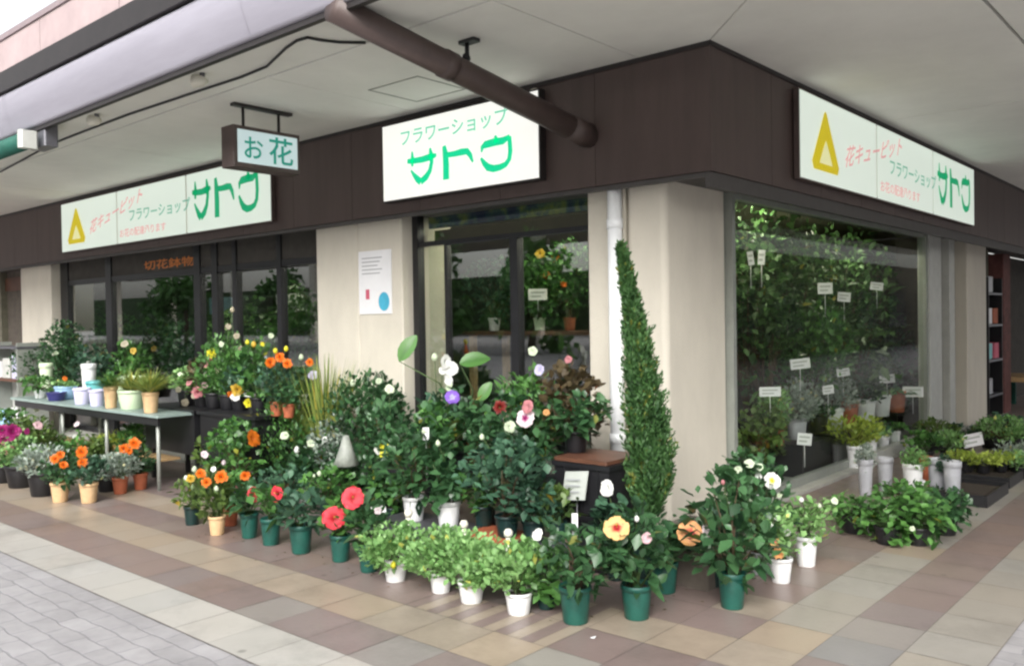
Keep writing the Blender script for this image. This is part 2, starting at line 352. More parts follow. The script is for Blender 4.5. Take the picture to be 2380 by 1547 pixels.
for m in range(-84, 3):
    for k in range(-85, 3):
        if m < -1-8 and k < -8: continue
        x0 = X0+T*m; y1 = Y0-T*k
        c = TC[tilecode(m, k)]; j = random.uniform(.95, 1.05); hue = random.uniform(-.008, .008)
        cc = (max(0, c[0]*j+hue), c[1]*j, max(0, c[2]*j-hue), 1); o = len(tv); g = .0018
        dz = random.uniform(-.0006, .0006)
        striped = (m, k) in ((-3,-1), (-4,-1), (-5,-1), (-3,-2))
        if striped:
            for q in range(4):
                o = len(tv); xa = x0+g+q*(T-g)/4; xb = xa+(T-g)/4-g
                tv += [(xa,y1-T+g,0),(xb,y1-T+g,0),(xb,y1-g,0),(xa,y1-g,0)]; tf.append((o,o+1,o+2,o+3)); c2 = TC['t' if q % 2 else 'b']; tc_.append((*c2, 1))
            continue
        tv += [(x0+g,y1-T+g,dz),(x0+T-g,y1-T+g,dz),(x0+T-g,y1-g,dz),(x0+g,y1-g,dz)]; tf.append((o,o+1,o+2,o+3)); tc_.append(cc)
me = bpy.data.meshes.new('tiled_pavement'); me.from_pydata(tv, [], tf); me.update()
ca = me.color_attributes.new('tile_colour', 'FLOAT_COLOR', 'CORNER')
for p in me.polygons:
    for li in p.loop_indices: ca.data[li].color = tc_[p.index]
me.materials.append(tintmat('pavement_tile', .36, .2, .12, .16)); o = bpy.data.objects.new('tiled_pavement', me); col.objects.link(o)
tag(o, 'brown, tan and pale tiled pavement in bands round the shop', kind='structure')

# ------------------------------------------------------------------ shop building
B = thing('shop_building', 'brown fascia corner shop with stone pillars and deep white canopy', 'building')
FZ0, FZ1 = 2.43, 3.25
def part(mb, name, mat, label=None):
    o = mb.build(name, mat, B)
    if label: o['label'] = label
    return o
fa = MB()
for x in [i*-.9 for i in range(24)]: fa.box(x-.896 if x else -.896, x, -.0, .06, FZ0, FZ1-.012)
fa.box(-21.6, -.061, .06, .12, FZ0+.002, FZ1-.014)
for y in [i*.9 for i in range(28)]: fa.box(-.06, .0, y+.0605 if y == 0 else y, y+.896, FZ0, FZ1-.012)
fa.box(-.12, -.06, .121, 25.2, FZ0+.002, FZ1-.014)
part(fa, 'fascia', 'brown_metal')
lp = MB(); lp.box(-21.6, -.125, .125, .66, FZ0+.01, FZ0+.06); lp.box(-.66, -.125, .664, 25, FZ0+.01, FZ0+.06); lp.box(-.05, -.012, .05, 25, FZ0-.10, FZ0-.003); lp.box(-.05, -.012, .012, .048, FZ0-.10, FZ0-.003); lp.box(-21.6, -.052, .012, .048, FZ0-.035, FZ0-.003)
part(lp, 'lintel', 'lip_grey')
tr = MB(); tr.box(-21.6, .012, -.012, -.001, FZ1-.03, FZ1-.001); tr.box(.001, .012, -.0005, 25, FZ1-.03, FZ1-.001); part(tr, 'fascia_trim', 'brown_dark')
pl = MB(); pl.rbox(-1.085, -.76, .15, 1.03, 0, 2.438, .012); pl.pbox(-.753, -.43, .15, 1.03, 0, 2.438, .05, 7); part(pl, 'pillar', 'pillar_stone', 'corner stone pillar behind the conifer')
pl = MB(); pl.rbox(-4.33, -3.70, .13, .75, 0, 2.438, .012); pl.rbox(-3.693, -3.09, .13, .75, 0, 2.438, .012); part(pl, 'pillar', 'pillar_stone', 'stone pillar with the poster')
pl = MB(); pl.rbox(-11.85, -10.72, .13, .75, 0, 2.438, .012); part(pl, 'pillar', 'pillar_stone', 'farthest stone pillar along the long front')
pl = MB(); pl.rbox(-.95, -.30, 7.45, 8.45, 0, 2.438, .012); part(pl, 'pillar', 'pillar_stone', 'stone pillar on the side front')
# canopy soffit in boards with open joints
def slab(pts, name='soffit_board', z=FZ1):
    mb = MB(); mb.poly([(x, y, z) for x, y in pts], (0,0,1), .03); return mb
sf = MB()
xs = [-25, -21.9, -18.7, -15.5, -12.3, -9.1, -5.9, -2.7, -.53]
g = .005
for a, b in zip(xs[:-1], xs[1:]): sf.poly([(a+g, -1.455, FZ1), (b-g, -1.455, FZ1), (b-g, -.0, FZ1), (a+g, -.0, FZ1)], (0,0,1), .03)
sf.poly([(-.53+g, -1.455, FZ1), (1.448, -1.455, FZ1), (-.004, -.003, FZ1), (-.53+g, -.003, FZ1)], (0,0,1), .03)
sf.poly([(-25, -2.0, FZ1), (1.99, -2.0, FZ1), (1.468, -1.475, FZ1), (-25, -1.475, FZ1)], (0,0,1), .03)
sf.poly([(.003, .003, FZ1), (1.458, -1.452, FZ1), (1.458, 3.2, FZ1), (.003, 3.2, FZ1)], (0,0,1), .03)
for a in range(6): sf.poly([(.003, 3.21+a*3.2, FZ1), (1.458, 3.21+a*3.2, FZ1), (1.458, 6.4+a*3.2, FZ1), (.003, 6.4+a*3.2, FZ1)], (0,0,1), .03)
sf.poly([(1.48, -1.47, FZ1), (1.995, -1.99, FZ1), (4.6, -1.99, FZ1), (4.6, 22.4, FZ1), (1.48, 22.4, FZ1)], (0,0,1), .03)
part(sf, 'soffit', 'soffit_board')
bk = MB(); bk.box(-25, 4.6, -2.0, .3, FZ1+.034, FZ1+.3); bk.box(-.3, 4.6, .304, 25, FZ1+.034, FZ1+.3); part(bk, 'canopy_deck', 'joint_dark')
hb = MB()
q = [at(870,205,2,FZ1-.004), at(1015,235,2,FZ1-.004), at(960,200,2,FZ1-.004)]
hb.box(-2.45, -2.435, -.75, -.25, FZ1-.004, FZ1-.001); hb.box(-2.435, -1.9, -.265, -.25, FZ1-.004, FZ1-.001); hb.box(-1.915, -1.9, -.75, -.266, FZ1-.004, FZ1-.001); hb.box(-2.434, -1.916, -.75, -.735, FZ1-.004, FZ1-.001)
part(hb, 'access_hatch', 'concrete')
gt = MB()
prof = [(-2.0, 3.225), (-2.035, 3.225), (-2.047, 3.23), (-2.056, 3.25), (-2.072, 3.29), (-2.088, 3.33), (-2.101, 3.37), (-2.111, 3.41), (-2.118, 3.45), (-2.121, 3.49), (-2.12, 3.53), (-2.114, 3.56), (-2.10, 3.585), (-2.0, 3.585)]
n = len(prof)
gt.add([(x, y, z) for x in (-25, 4.6) for y, z in prof], [(i, n+i, n+i+1, i+1) for i in range(n-1)], .5, True)
for x in (-13.4, -9.6, -5.8, -2.0, 1.8):
    gj = MB(); gj.add([(x_, y-.003, z) for x_ in (x, x+.03) for y, z in prof], [(i, n+i, n+i+1, i+1) for i in range(1, n-2)], .5, True); part(gj, 'gutter_joint', 'gutter_metal')
part(gt, 'gutter', 'gutter_metal')
ev = MB(); ev.box(-25, 4.6, -2.03, -1.99, 3.19, 3.223); ev.box(-25, 4.6, -2.14, -1.5, 3.588, 3.762); part(ev, 'eave_trim', 'brown_dark')
pp = MB(); x = -25
while x < 4: pp.box(x, x+1.418, -2.11, -1.9, 3.765, 4.05); x += 1.43
part(pp, 'parapet', 'parapet_pink')
pc = MB(); pc.box(-25, 4.6, -2.125, -1.88, 4.052, 4.10); part(pc, 'parapet_cap', 'parapet_cap')
rf = MB(); rf.box(-25, -.0, -1.85, 22, 3.6, 3.9); rf.box(.004, 4.6, -1.85, 25, 3.6, 3.9); part(rf, 'roof', 'joint_dark')  # unseen roof slab, put in so sky light doesn't leak through
# pipes
dp = MB(); a = at(795, 28, 1, -2.0); b = at(1378, 322, 1, .04); d = (b-a)
dp.tube([a-d*.03, b], .080, 18); dp.tube([a+d*.34, a+d*.38], .087, 18); dp.tube([a+d*.88, a+d*.97], .086, 18)
part(dp, 'drain_pipe', 'brown_metal', 'brown pipe slanting from the gutter down to the fascia')
wp = MB(); wp.tube([(-.80, .085, 0), (-.80, .085, 2.42)], .052, 16); wp.tube([(-.80,.085,2.13),(-.80,.085,2.2)], .058, 16); wp.tube([(-.80,.085,.62),(-.80,.085,.69)], .058, 16)
part(wp, 'downpipe', 'white_pvc', 'white vertical pipe beside the corner pillar')
# glazing, long front: sliding doors left
def window(rects_frame, rects_pane, frame_mat='black_frame', pane_mat='glass', label=None, extra=None):
    f = MB()
    for r in rects_frame: f.box(*r)
    o = part(f, 'window', frame_mat, label)
    for r in rects_pane: MB().box(*r).build('pane', pane_mat, o)
    return o
glassmat('glass', (.92, .95, .93), .15); glassmat('glass_side', (.95, .97, .95), .012, .4)
# left bay
posts = [(-10.70,-10.45),(-9.23,-9.06),(-6.90,-6.76),(-6.50,-6.38),(-6.06,-5.98),(-5.20,-5.12),(-4.42,-4.33)]
fr = [(a, b, .26, .34, .03, 2.437) for a, b in posts]
for (a, b), (c, d_) in zip(posts[:-1], posts[1:]): fr += [(b, c, .27, .33, 2.10, 2.17), (b, c, .27, .33, .03, .10)]
pn = []; 
for (a, b), (c, d_) in zip(posts[:-1], posts[1:]): pn.append((b+.001, c-.001, .297, .303, .101, 2.099))
wl = window(fr, pn, label='black framed sliding shopfront behind the long flower display')
tp = MB()
for (a, b), (c, d_) in zip(posts[:-1], posts[1:]): tp.box(b+.002, c-.002, .28, .32, 2.172, 2.436)
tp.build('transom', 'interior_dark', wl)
textmesh('切花鉢物', 1.25, .12, 'transom_lettering', 'letter_orange', wl, (-8.15, .279, 2.205), (1,0,0), (0,0,1))
# middle window
fr = [(-3.09, -3.02, .26, .34, .03, 2.437), (-2.70, -2.67, .27, .33, .1, 2.16), (-1.94, -1.86, .26, .34, .1, 2.16), (-1.16, -1.086, .26, .34, .03, 2.437), (-3.02, -1.16, .27, .33, 2.16, 2.20), (-3.02, -1.16, .27, .33, .03, .1)]
pn = [(-3.019, -2.701, .297, .303, .101, 2.159), (-2.669, -1.941, .297, .303, .101, 2.159), (-1.859, -1.161, .297, .303, .101, 2.159), (-3.019, -1.161, .297, .303, 2.201, 2.436)]
wm = window(fr, pn, label='black framed window between the two nearest pillars')
m_ = MB(); m_.box(-3.0, -1.18, .38, .40, 2.325, 2.425); m_.build('valance', valance_mat(), wm)
MB().box(-3.0, -1.18, .45, .50, 2.205, 2.315).build('inner_beam', 'olive_beam', wm)
# side window
fr = [(-.46, -.38, 1.031, 1.08, .03, 2.437), (-.46, -.38, 5.93, 6.0, .03, 2.437), (-.45, -.39, 1.08, 5.93, 2.395, 2.437), (-.45, -.39, 1.08, 5.93, .03, .10)]
ws = window(fr, [(-.423, -.417, 1.081, 5.929, .101, 2.394)], frame_mat='alu', pane_mat='glass_side', label='large display window on the side front')
jb = MB(); jb.rbox(-.50, -.36, 6.004, 6.5, 0, 2.436, .01); part(jb, 'door_jamb', 'alu_pale', 'pale metal panel beside the side window')
jb = MB(); jb.box(-.52, -.45, 6.5, 6.85, 0, 2.436); jb.box(-.5, -.45, 7.1, 7.45, 0, 2.436); part(jb, 'door_panel', 'olive_beam')
jb = MB(); jb.rbox(-.46, -.36, 6.86, 7.09, 0, 2.436, .008); part(jb, 'door_jamb', 'alu_pale', 'narrow pale post next to the side pillar')
kb = MB(); kb.box(-.60, -.28, 1.032, 7.44, 0, .028); part(kb, 'threshold', 'concrete', 'grey stone threshold along the side window')
kb = MB(); kb.box(-.375, -.29, 3.9, 6.003, .03, .12); part(kb, 'sill', 'alu_pale')
kb = MB(); kb.box(-10.7, -4.33, -.25, .5, 0, .028); part(kb, 'threshold', 'concrete', 'grey stone threshold at the sliding doors')
# interior
it = MB(); it.box(-13.5, -.62, .8, 9.4, -.002, .024); part(it, 'interior_floor', 'interior_floor')
it = MB(); it.box(-13.5, -.5, .45, 9.4, 2.70, 2.76); part(it, 'interior_ceiling', 'interior_ceiling')
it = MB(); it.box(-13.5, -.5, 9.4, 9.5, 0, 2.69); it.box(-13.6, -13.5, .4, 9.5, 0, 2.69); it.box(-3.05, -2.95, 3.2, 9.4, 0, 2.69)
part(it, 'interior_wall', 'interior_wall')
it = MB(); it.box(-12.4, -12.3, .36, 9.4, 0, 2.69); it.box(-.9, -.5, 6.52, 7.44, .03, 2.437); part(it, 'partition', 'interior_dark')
# neighbouring unit beyond the far pillar on the left, and the passage on the right
nb = MB(); nb.box(-21.5, -11.86, .5, .6, 0, 2.438); part(nb, 'neighbour_front', 'far_brown', 'brown shopfront beyond the farthest pillar')
nb = MB(); nb.box(-15.5, -11.9, .47, .497, 2.12, 2.34); part(nb, 'neighbour_header', 'wood_red')
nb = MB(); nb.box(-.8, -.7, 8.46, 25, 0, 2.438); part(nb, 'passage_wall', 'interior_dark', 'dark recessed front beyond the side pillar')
nb = MB(); nb.rbox(-.66, -.3, 9.5, 9.95, 0, 2.37, .01); part(nb, 'brick_pier', 'brick_red', 'red brick pier in the dark recess')

# ------------------------------------------------------------------ signs
def triangle_mark(par, O, U, V, N, u0, v0, w_, h_):
    P = lambda u, v: Vector(O)+Vector(U)*u+Vector(V)*v
    N = Vector(N)
    mb = MB(); mb.add([P(u0+w_*.5, v0+h_)+N*.003, P(u0+w_*.5-.05*w_, v0+h_*.96)+N*.003, P(u0, v0+h_*.12)+N*.003, P(u0+.06*w_, v0)+N*.003, P(u0+.94*w_, v0)+N*.003, P(u0+w_, v0+h_*.12)+N*.003, P(u0+w_*.5+.05*w_, v0+h_*.96)+N*.003], [(0,1,2,3,4,5,6)])
    o = mb.build('emblem', 'ink_yellow', par)
    mb = MB(); mb.add([P(u0+w_*.5, v0+h_*.52)+N*.005, P(u0+w_*.36, v0+h_*.30)+N*.005, P(u0+w_*.26, v0+h_*.12)+N*.005, P(u0+w_*.74, v0+h_*.12)+N*.005, P(u0+w_*.64, v0+h_*.30)+N*.005], [(0,1,2,3,4)])
    mb.build('emblem_inset', 'ink_pale_yellow', o)
# brush strokes of the three big letters, in photo coordinates of the front sign, as flat strokes on the sign face
def c7(x, y): return at(880.1+x*.1683, 223.1+y*.1683, 1, -.085)
STROKES = [([(400,905),(470,900),(600,880),(720,842),(800,815)], [40,52,56,62,30]), ([(465,770),(472,880),(468,975)], [18,48,26]), ([(712,720),(728,820),(735,920),(712,1030),(660,1120),(585,1185)], [22,60,44,48,62,60]), ([(585,1190),(540,1150),(490,1090),(450,1030)], [60,62,38,18]),
           ([(905,690),(925,800),(935,950),(935,1155)], [40,66,74,74]), ([(955,815),(1050,800),(1150,775),(1225,765),(1270,820),(1305,915)], [46,50,58,56,46,20]),
           ([(1615,545),(1622,600),(1630,650)], [16,50,60]), ([(1425,780),(1432,715),(1475,675),(1600,640),(1720,620),(1815,560)], [16,40,62,64,60,36]), ([(1808,560),(1815,650),(1822,760),(1808,870),(1760,945),(1680,985),(1590,1005),(1510,985),(1460,930),(1415,860)], [40,44,46,44,48,54,60,62,48,22])]
LS = [([ (c7(*p).x, c7(*p).z) for p in pts], [q_*.00060 for q_ in ws_]) for pts, ws_ in STROKES]
ax_ = [x for pts, _ in LS for x, z in pts]; az_ = [z for pts, _ in LS for x, z in pts]
LX0, LX1, LZ0, LZ1 = min(ax_), max(ax_), min(az_), max(az_)
def big_letters(par, O, U, V, N, u0, v0, w_, h_, mat):
    mb = MB(); k = (h_/(LZ1-LZ0)+w_/(LX1-LX0))/2
    for pts, ws_ in LS:
        ribbon(mb, [Vector(O)+Vector(U)*(u0+(x-LX0)/(LX1-LX0)*w_)+Vector(V)*(v0+(z-LZ0)/(LZ1-LZ0)*h_) for x, z in pts], [q_*k*1.55 for q_ in ws_], N, .004)
    return mb.build('lettering', mat, par)
# front corner sign (white light box)
S2 = thing('shop_sign', 'bright white lit sign box with green lettering on the fascia near the pipe', 'sign', (-2.2, -.06, 2.53))
def sub(mb, name, mat, T_, label=None):
    o = mb.build(name, mat, T_); off = T_.location
    o.location = (-off.x, -off.y, -off.z); return o
sub(MB().box(-3.078, -1.332, -.078, -.014, 2.522, 3.182), 'case', 'brown_dark', S2)
sub(MB().box(-3.065, -1.345, -.084, -.0785, 2.535, 3.168), 'face', 'sign_face_white', S2)
for o in [big_letters(S2, (0,-.0845,0), (1,0,0), (0,0,1), (0,-1,0), LX0, LZ0, LX1-LX0, LZ1-LZ0, 'ink_bright_green'),
          textmesh('フラワーショップ', 1.2, .135, 'lettering', 'ink_pale_green', S2, (-2.83, -.0845, 2.97), (1,0,0), (0,0,1))]:
    o.location = -S2.location
def long_sign(label, loc, O, U, N, nm='shop_sign'):
    """5 m light box: O lower outer corner, U along the sign, N outward"""
    S = thing(nm, label, 'sign', loc); O = Vector(O); U = Vector(U); N = Vector(N); V = Vector((0,0,1))
    bx = lambda u0, u1, v0, v1, n0, n1: MB().add([O+U*u+V*v+N*n_ for n_ in (n0, n1) for u, v in ((u0,v0),(u1,v0),(u1,v1),(u0,v1))], [(0,1,2,3),(4,5,6,7),(0,1,5,4),(1,2,6,5),(2,3,7,6),(3,0,4,7)])
    objs = [bx(-.014, 5.014, -.012, .66, .014, .055).build('case', 'brown_metal', S), bx(1.6, 3.42, .01, .635, .0553, .0558).build('seam_strip', 'cream', S)]
    for a, b in ((0, 1.642), (1.674, 3.342), (3.374, 5.0)): objs.append(bx(a, b, 0, .645, .0555, .061).build('face', 'sign_face_green', S))
    O2 = O+N*.0615
    k0 = len(col.objects)
    triangle_mark(S, O2, U, V, N, .2, .09, .55, .47)
    big_letters(S, O2, U, V, N, 3.5, .12, 1.28, .43, 'ink_green')
    textmesh('フラワーショップ', 1.45, .15, 'lettering', 'ink_dull_green', S, O2+U*2.0+V*.245, U, V)
    textmesh('花キューピット', 1.45, .17, 'lettering', 'ink_red', S, O2+U*.86+V*.17, (U+V*.2), V, shear=.08)
    textmesh('お花の配達承ります', 1.15, .10, 'lettering', 'ink_red', S, O2+U*1.74+V*.07, U, V)
    for o in S.children: o.location = -S.location
    return S
long_sign('long pale green lit sign with yellow triangle on the left fascia', (-7.3, -.05, 2.53), (-9.8, 0, 2.525), (1,0,0), (0,-1,0))
long_sign('long pale green lit sign with yellow triangle on the right-hand fascia', (.05, 3.75, 2.53), (0, 1.26, 2.525), (0,1,0), (1,0,0))
# hanging blade sign
H = thing('hanging_sign', 'small brown light box hung from the canopy showing green flower characters', 'sign', (-3.5, -1.0, 3.25))
sub(MB().box(-3.52, -3.46, -1.26, -.72, 3.225, 3.249), 'mount_bar', 'brown_dark', H)
for y in (-1.16, -.83): hr = MB(); hr.tube([(-3.5,y,3.07),(-3.5,y,3.225)], .012, 8); sub(hr, 'rod', 'brown_dark', H)
sub(MB().rbox(-3.63, -3.45, -1.28, -.66, 2.745, 3.07, .006), 'case', 'brown_metal', H)
sub(MB().box(-3.4495, -3.444, -1.245, -.69, 2.78, 3.04), 'face', 'sign_face_blue', H)
for o in (textmesh('お', .17, .17, 'lettering', 'ink_teal', H, (-3.4435, -1.19, 2.82), (0,1,0), (0,0,1)), textmesh('花', .23, .22, 'lettering', 'ink_teal', H, (-3.4435, -.965, 2.80), (0,1,0), (0,0,1))): o.location = -H.location
# retracted awning, far left
A = thing('awning_roller', 'dark green rolled-up awning under the eave at the far left', 'awning', (-7.0, -2.2, 3.0))
aw = MB(); aw.tube([(-12, -2.12, 3.09), (-5.32, -2.12, 3.09)], .075, 14); sub(aw, 'awning_roll', 'awning_green', A)
sub(MB().rbox(-5.318, -5.24, -2.19, -2.04, 3.02, 3.17, .02), 'end_cap', 'alu_pale', A)
sub(MB().rbox(-5.5, -5.19, -2.015, -1.9, 3.05, 3.245, .01), 'bracket', 'grey_metal', A)
# soffit fittings
for (px, py, lb) in ((470,170,'small white spotlight under the canopy above the hanging sign'), (225,265,'small pale spotlight under the canopy near the green awning')):
    P = at(px, py, 2, FZ1); s_ = thing('spotlight', lb, 'lamp', (P.x, P.y, FZ1))
    MB().tube([(0,0,0), (0,0,-.04)], .018, 10).build('bracket', 'grey_metal', s_)
    m_ = MB(); m_.tube([(-.06,-.03,-.05), (0,0,-.055), (.03,.015,-.06)], [.045,.038,.02], 12); m_.build('lamp_head', 'cream', s_)
P = at(1085, 95, 2, FZ1); s_ = thing('security_camera', 'small black camera bracket hanging from the canopy behind the brown pipe', 'camera', (P.x, P.y, FZ1))
MB().rbox(-.05, .09, -.035, .035, -.02, -.001, .01).build('mount_plate', 'cable_black', s_); m_ = MB(); m_.tube([(0,0,-.02), (.0,0,-.1)], .014, 8); m_.tube([(-.03,.03,-.10),(.03,-.04,-.115)], .024, 10); m_.build('lens_body', 'cable_black', s_)
m_ = MB(); m_.lathe([(.045,0),(.05,.012),(.045,.03),(.025,.05),(.0,.052)], 16); o = m_.build('door_chime', 'cream'); o.rotation_euler = (R_(90),0,0); o.location = (-1.43, -.001, 3.165)
tag(o, 'small round white sensor on the brown fascia right of the slanting pipe', 'sensor'); o.name = 'round_sensor'
cb = MB(); pts = [at(x, y, 2, FZ1-.012) for x, y in ((0,400),(60,368),(120,335),(210,300),(300,266),(390,236),(480,206),(560,180),(620,155),(665,112),(690,95),(715,88),(745,94),(790,99),(850,100))]
cb.tube(pts, .009, 6); tag(cb.build('power_cable', 'cable_black'), 'thin black cable run along the canopy soffit', 'cable')
# poster on pillar
Pp = thing('wall_poster', 'white notice with a blue disc fixed on the stone pillar', 'poster', (-3.44, .13, 1.57))
sub(MB().box(-3.67, -3.22, .118, .128, 1.575, 2.15), 'sheet', 'paper', Pp)
m_ = MB(); m_.add([(-3.32+.075*math.cos(t*.2618), .1165, 1.685+.085*math.sin(t*.2618)) for t in range(24)], [tuple(range(24))]); sub(m_, 'blue_disc', 'poster_blue', Pp)
sub(MB().box(-3.57, -3.52, .115, .1175, 1.71, 1.80), 'red_mark', 'poster_red', Pp)
m_ = MB()
for i in range(5): m_.box(-3.62, -3.34-.03*(i % 3), .1155, .1175, 2.08-i*.035, 2.088-i*.035)
sub(m_, 'text_line', 'paper_text', Pp)

# ------------------------------------------------------------------ plants
def leaf(mb, p, d, L, W, up, tint, droop=.2):
    d = d.normalized(); s = d.cross(up)
    if s.length < .05: s = d.cross(Vector((1, .3, 0)))
    s.normalize(); n = s.cross(d)
    dz = Vector((0,0,-1))*L*droop
    m = p+d*L*.5-n*W*.12+dz*.25
    mb.add([p, p+d*L*.45-s*W*.5+n*W*.06+dz*.2, m, p+d*L*.45+s*W*.5+n*W*.06+dz*.2, p+d*L+dz, p+d*L*.8-s*W*.27+dz*.65, p+d*L*.8+s*W*.27+dz*.65],
           [(0,2,1),(0,3,2),(1,2,4,5),(2,3,6,4)], tint, True)
def blade(mb, p, d, L, W, tint, arch):
    d = d.normalized(); s = d.cross(Vector((0,0,1)));
    if s.length < .05: s = Vector((random.uniform(-1,1), random.uniform(-1,1), 0))
    s.normalize(); vs = []; N = 5
    for i in range(N+1):
        u = i/N; q = p+d*L*u+Vector((d.x, d.y, 0))*L*arch*u*u*.8-Vector((0,0,1))*L*arch*u*u*.55
        w_ = W*(1-u**2.2)*.5+.0006; vs += [q-s*w_, q+s*w_]
    mb.add(vs, [(2*i, 2*i+1, 2*i+3, 2*i+2) for i in range(N)], tint, True)
def rnd_dir():
    while True:
        v = Vector((random.uniform(-1,1), random.uniform(-1,1), random.uniform(-1,1)))
        if .05 < v.length < 1: return v.normalized()
KIND = dict(hib=dict(L=.082, W=.056, mat='leaf_dark', cov=2.3, up=.25, droop=.25), mid=dict(L=.075, W=.05, mat='leaf_mid', cov=2.3, up=.3, droop=.2), bush=dict(L=.06, W=.038, mat='leaf_dark', cov=2.4, up=.35, droop=.15),
            herb=dict(L=.044, W=.03, mat='leaf_light', cov=3.6, up=.5, droop=.15), ivy=dict(L=.062, W=.055, mat='leaf_mid', cov=2.6, up=.2, droop=.4), silver=dict(L=.05, W=.03, mat='leaf_silver', cov=2.2, up=.4, droop=.1),
            yellow=dict(L=.055, W=.03, mat='leaf_yellow', cov=2.2, up=.5, droop=.1), light=dict(L=.05, W=.032, mat='leaf_light', cov=2.0, up=.35, droop=.15), red=dict(L=.08, W=.05, mat='leaf_red', cov=1.9, up=.3, droop=.2),
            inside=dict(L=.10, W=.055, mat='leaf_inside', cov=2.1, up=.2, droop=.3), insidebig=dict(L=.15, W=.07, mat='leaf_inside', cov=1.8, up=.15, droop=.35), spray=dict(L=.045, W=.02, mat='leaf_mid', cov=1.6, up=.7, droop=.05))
def foliage(kind, C_, R, H, base, n_cl=None):
    """leaves in clumps spread through an ellipsoid of radius R and half-height H centred on C_ (local)"""
    k = KIND[kind]; mb = MB(); st = MB()
    L = k['L']*random.uniform(.78, 1.2); W = k['W']*random.uniform(.72, 1.15); mat = k['mat']
    if kind in ('hib', 'mid', 'bush'): mat = random.choice((mat, mat, mat, 'leaf_dark', 'leaf_mid', 'leaf_blue') if kind == 'hib' else (mat, mat, mat, 'leaf_dark', 'leaf_blue', 'leaf_olive'))
    if R < .12: L *= .72; W *= .72
    n = int(min(2600, k['cov']*math.pi*R*H/(.5*L*W)*1.9))
    n_cl = n_cl or max(8, min(34, int(9+R*H*80)))
    cl = []
    for i in range(n_cl):
        while True:
            v = Vector((random.uniform(-1,1), random.uniform(-1,1), random.uniform(-1,1)))
            if .25 < v.length < .95: break
        v *= random.uniform(.8, 1.0)
        c = C_+Vector((v.x*R, v.y*R, v.z*H)); cl.append((c, random.gauss(.5, .16)))
        mid = (base+c)/2+Vector((0,0,.1*H))+rnd_dir()*R*.08
        st.tube([base+Vector((random.uniform(-1,1),random.uniform(-1,1),0))*min(.03, R*.2), mid, c], [.005,.004,.002], 5)
    sg = .33
    for i in range(n):
        c, tb = random.choice(cl)
        p = c+Vector((random.gauss(0,sg)*R, random.gauss(0,sg)*R, random.gauss(0,sg)*H))
        q = p-C_; e = math.sqrt((q.x/R)**2+(q.y/R)**2+(q.z/H)**2)
        if e > 1.12: p = C_+q*(1.0/e)*random.uniform(.85, 1.05)
        out = (p-(base+(C_-base)*.4)).normalized()
        d = out*.7+rnd_dir()*.75+Vector((0,0,k['up']))
        s = random.choice((random.uniform(.45, .8), random.uniform(.75, 1.15), random.uniform(.95, 1.4)))
        leaf(mb, p-d.normalized()*L*s*.4, d, L*s, W*s, (Vector((0,0,1))+rnd_dir()*.5), (1 if random.random() < .012 else max(0, min(.9, tb+random.gauss(0,.2)))), k['droop'])
    return mb, st, mat
def potmesh(par, kind, r, h, tray=False):
    mat = 'pot_'+kind
    sq = .0
    mb = MB(); mb.lathe([(r*.72,0),(r*.76,.004),(r*.93,h*.80),(r*.935,h*.84),(r*1.0,h*.845),(r*1.01,h*.985),(r*.97,h),(r*.92,h*.985),(r*.90,h*.86)], 28, sq=sq)
    mb.build('pot', mat, par)
    s_ = MB(); s_.add([(r*.905*math.cos(2*math.pi*i/20), r*.905*math.sin(2*math.pi*i/20), h*.87+random.uniform(-.004,.004)) for i in range(20)]+[(0,0,h*.90)], [(i,(i+1)%20,20) for i in range(20)], .5, True); s_.build('soil', 'soil', par)
def hib_flower(par, c, r, pet, eye, nrm, petals=5, cup=.35, wide=1.12):
    n = nrm.normalized(); a = n.cross(Vector((0,0,1))).normalized(); b = n.cross(a); ph = random.uniform(0, 6.28)
    mb = MB()
    for k in range(petals):
        t0 = ph+2*math.pi*k/petals; rad = a*math.cos(t0)+b*math.sin(t0); tan = n.cross(rad)
        vs = []; tw = random.uniform(-.12,.12); sc = random.uniform(.86,1.1); tint0 = random.uniform(.35,.75)
        U_ = (0,.25,.5,.75,.93,1.0); Wd = (.10,.36,.58,.66,.50,.28)
        for u, w_ in zip(U_, Wd):
            for s in (-1, -.35, .35, 1):
                rf_ = random.uniform(-.05,.05)*u
                vs.append(c+rad*r*u*sc*(1-.10*abs(s)+(.05 if abs(s) < .5 and u > .9 else 0))+tan*r*w_*s*wide+n*r*(cup*(u-.55*u*u)*1.5+tw*u*s*.8+rf_*1.6+.06*k/petals-(.14*u*u if u > .7 else 0)))
        mb.add(vs, [(i*4+j, i*4+j+1, (i+1)*4+j+1, (i+1)*4+j) for i in range(5) for j in range(3)], tint0, True)
        for q_ in range(len(vs)): mb.t[-len(vs)+q_] = max(0, min(1, (.06+.85*U_[q_//4]+random.uniform(-.07,.07)) if eye else (tint0-.45+.55*U_[q_//4]+random.uniform(-.06,.06))))
    o = mb.build('flower', eyemat(pet, eye) if eye else PET[pet], par)
    if eye:
        e2 = MB()
        e2.tube([c+n*r*.08, c+n*r*.45+Vector((0,0,r*.06)), c+n*r*.75+Vector((0,0,r*.12))], [r*.05, r*.04, r*.06], 6)
        e2.build('flower_centre', PET['gold' if eye in ('eye','coral') else eye], o)
    return o
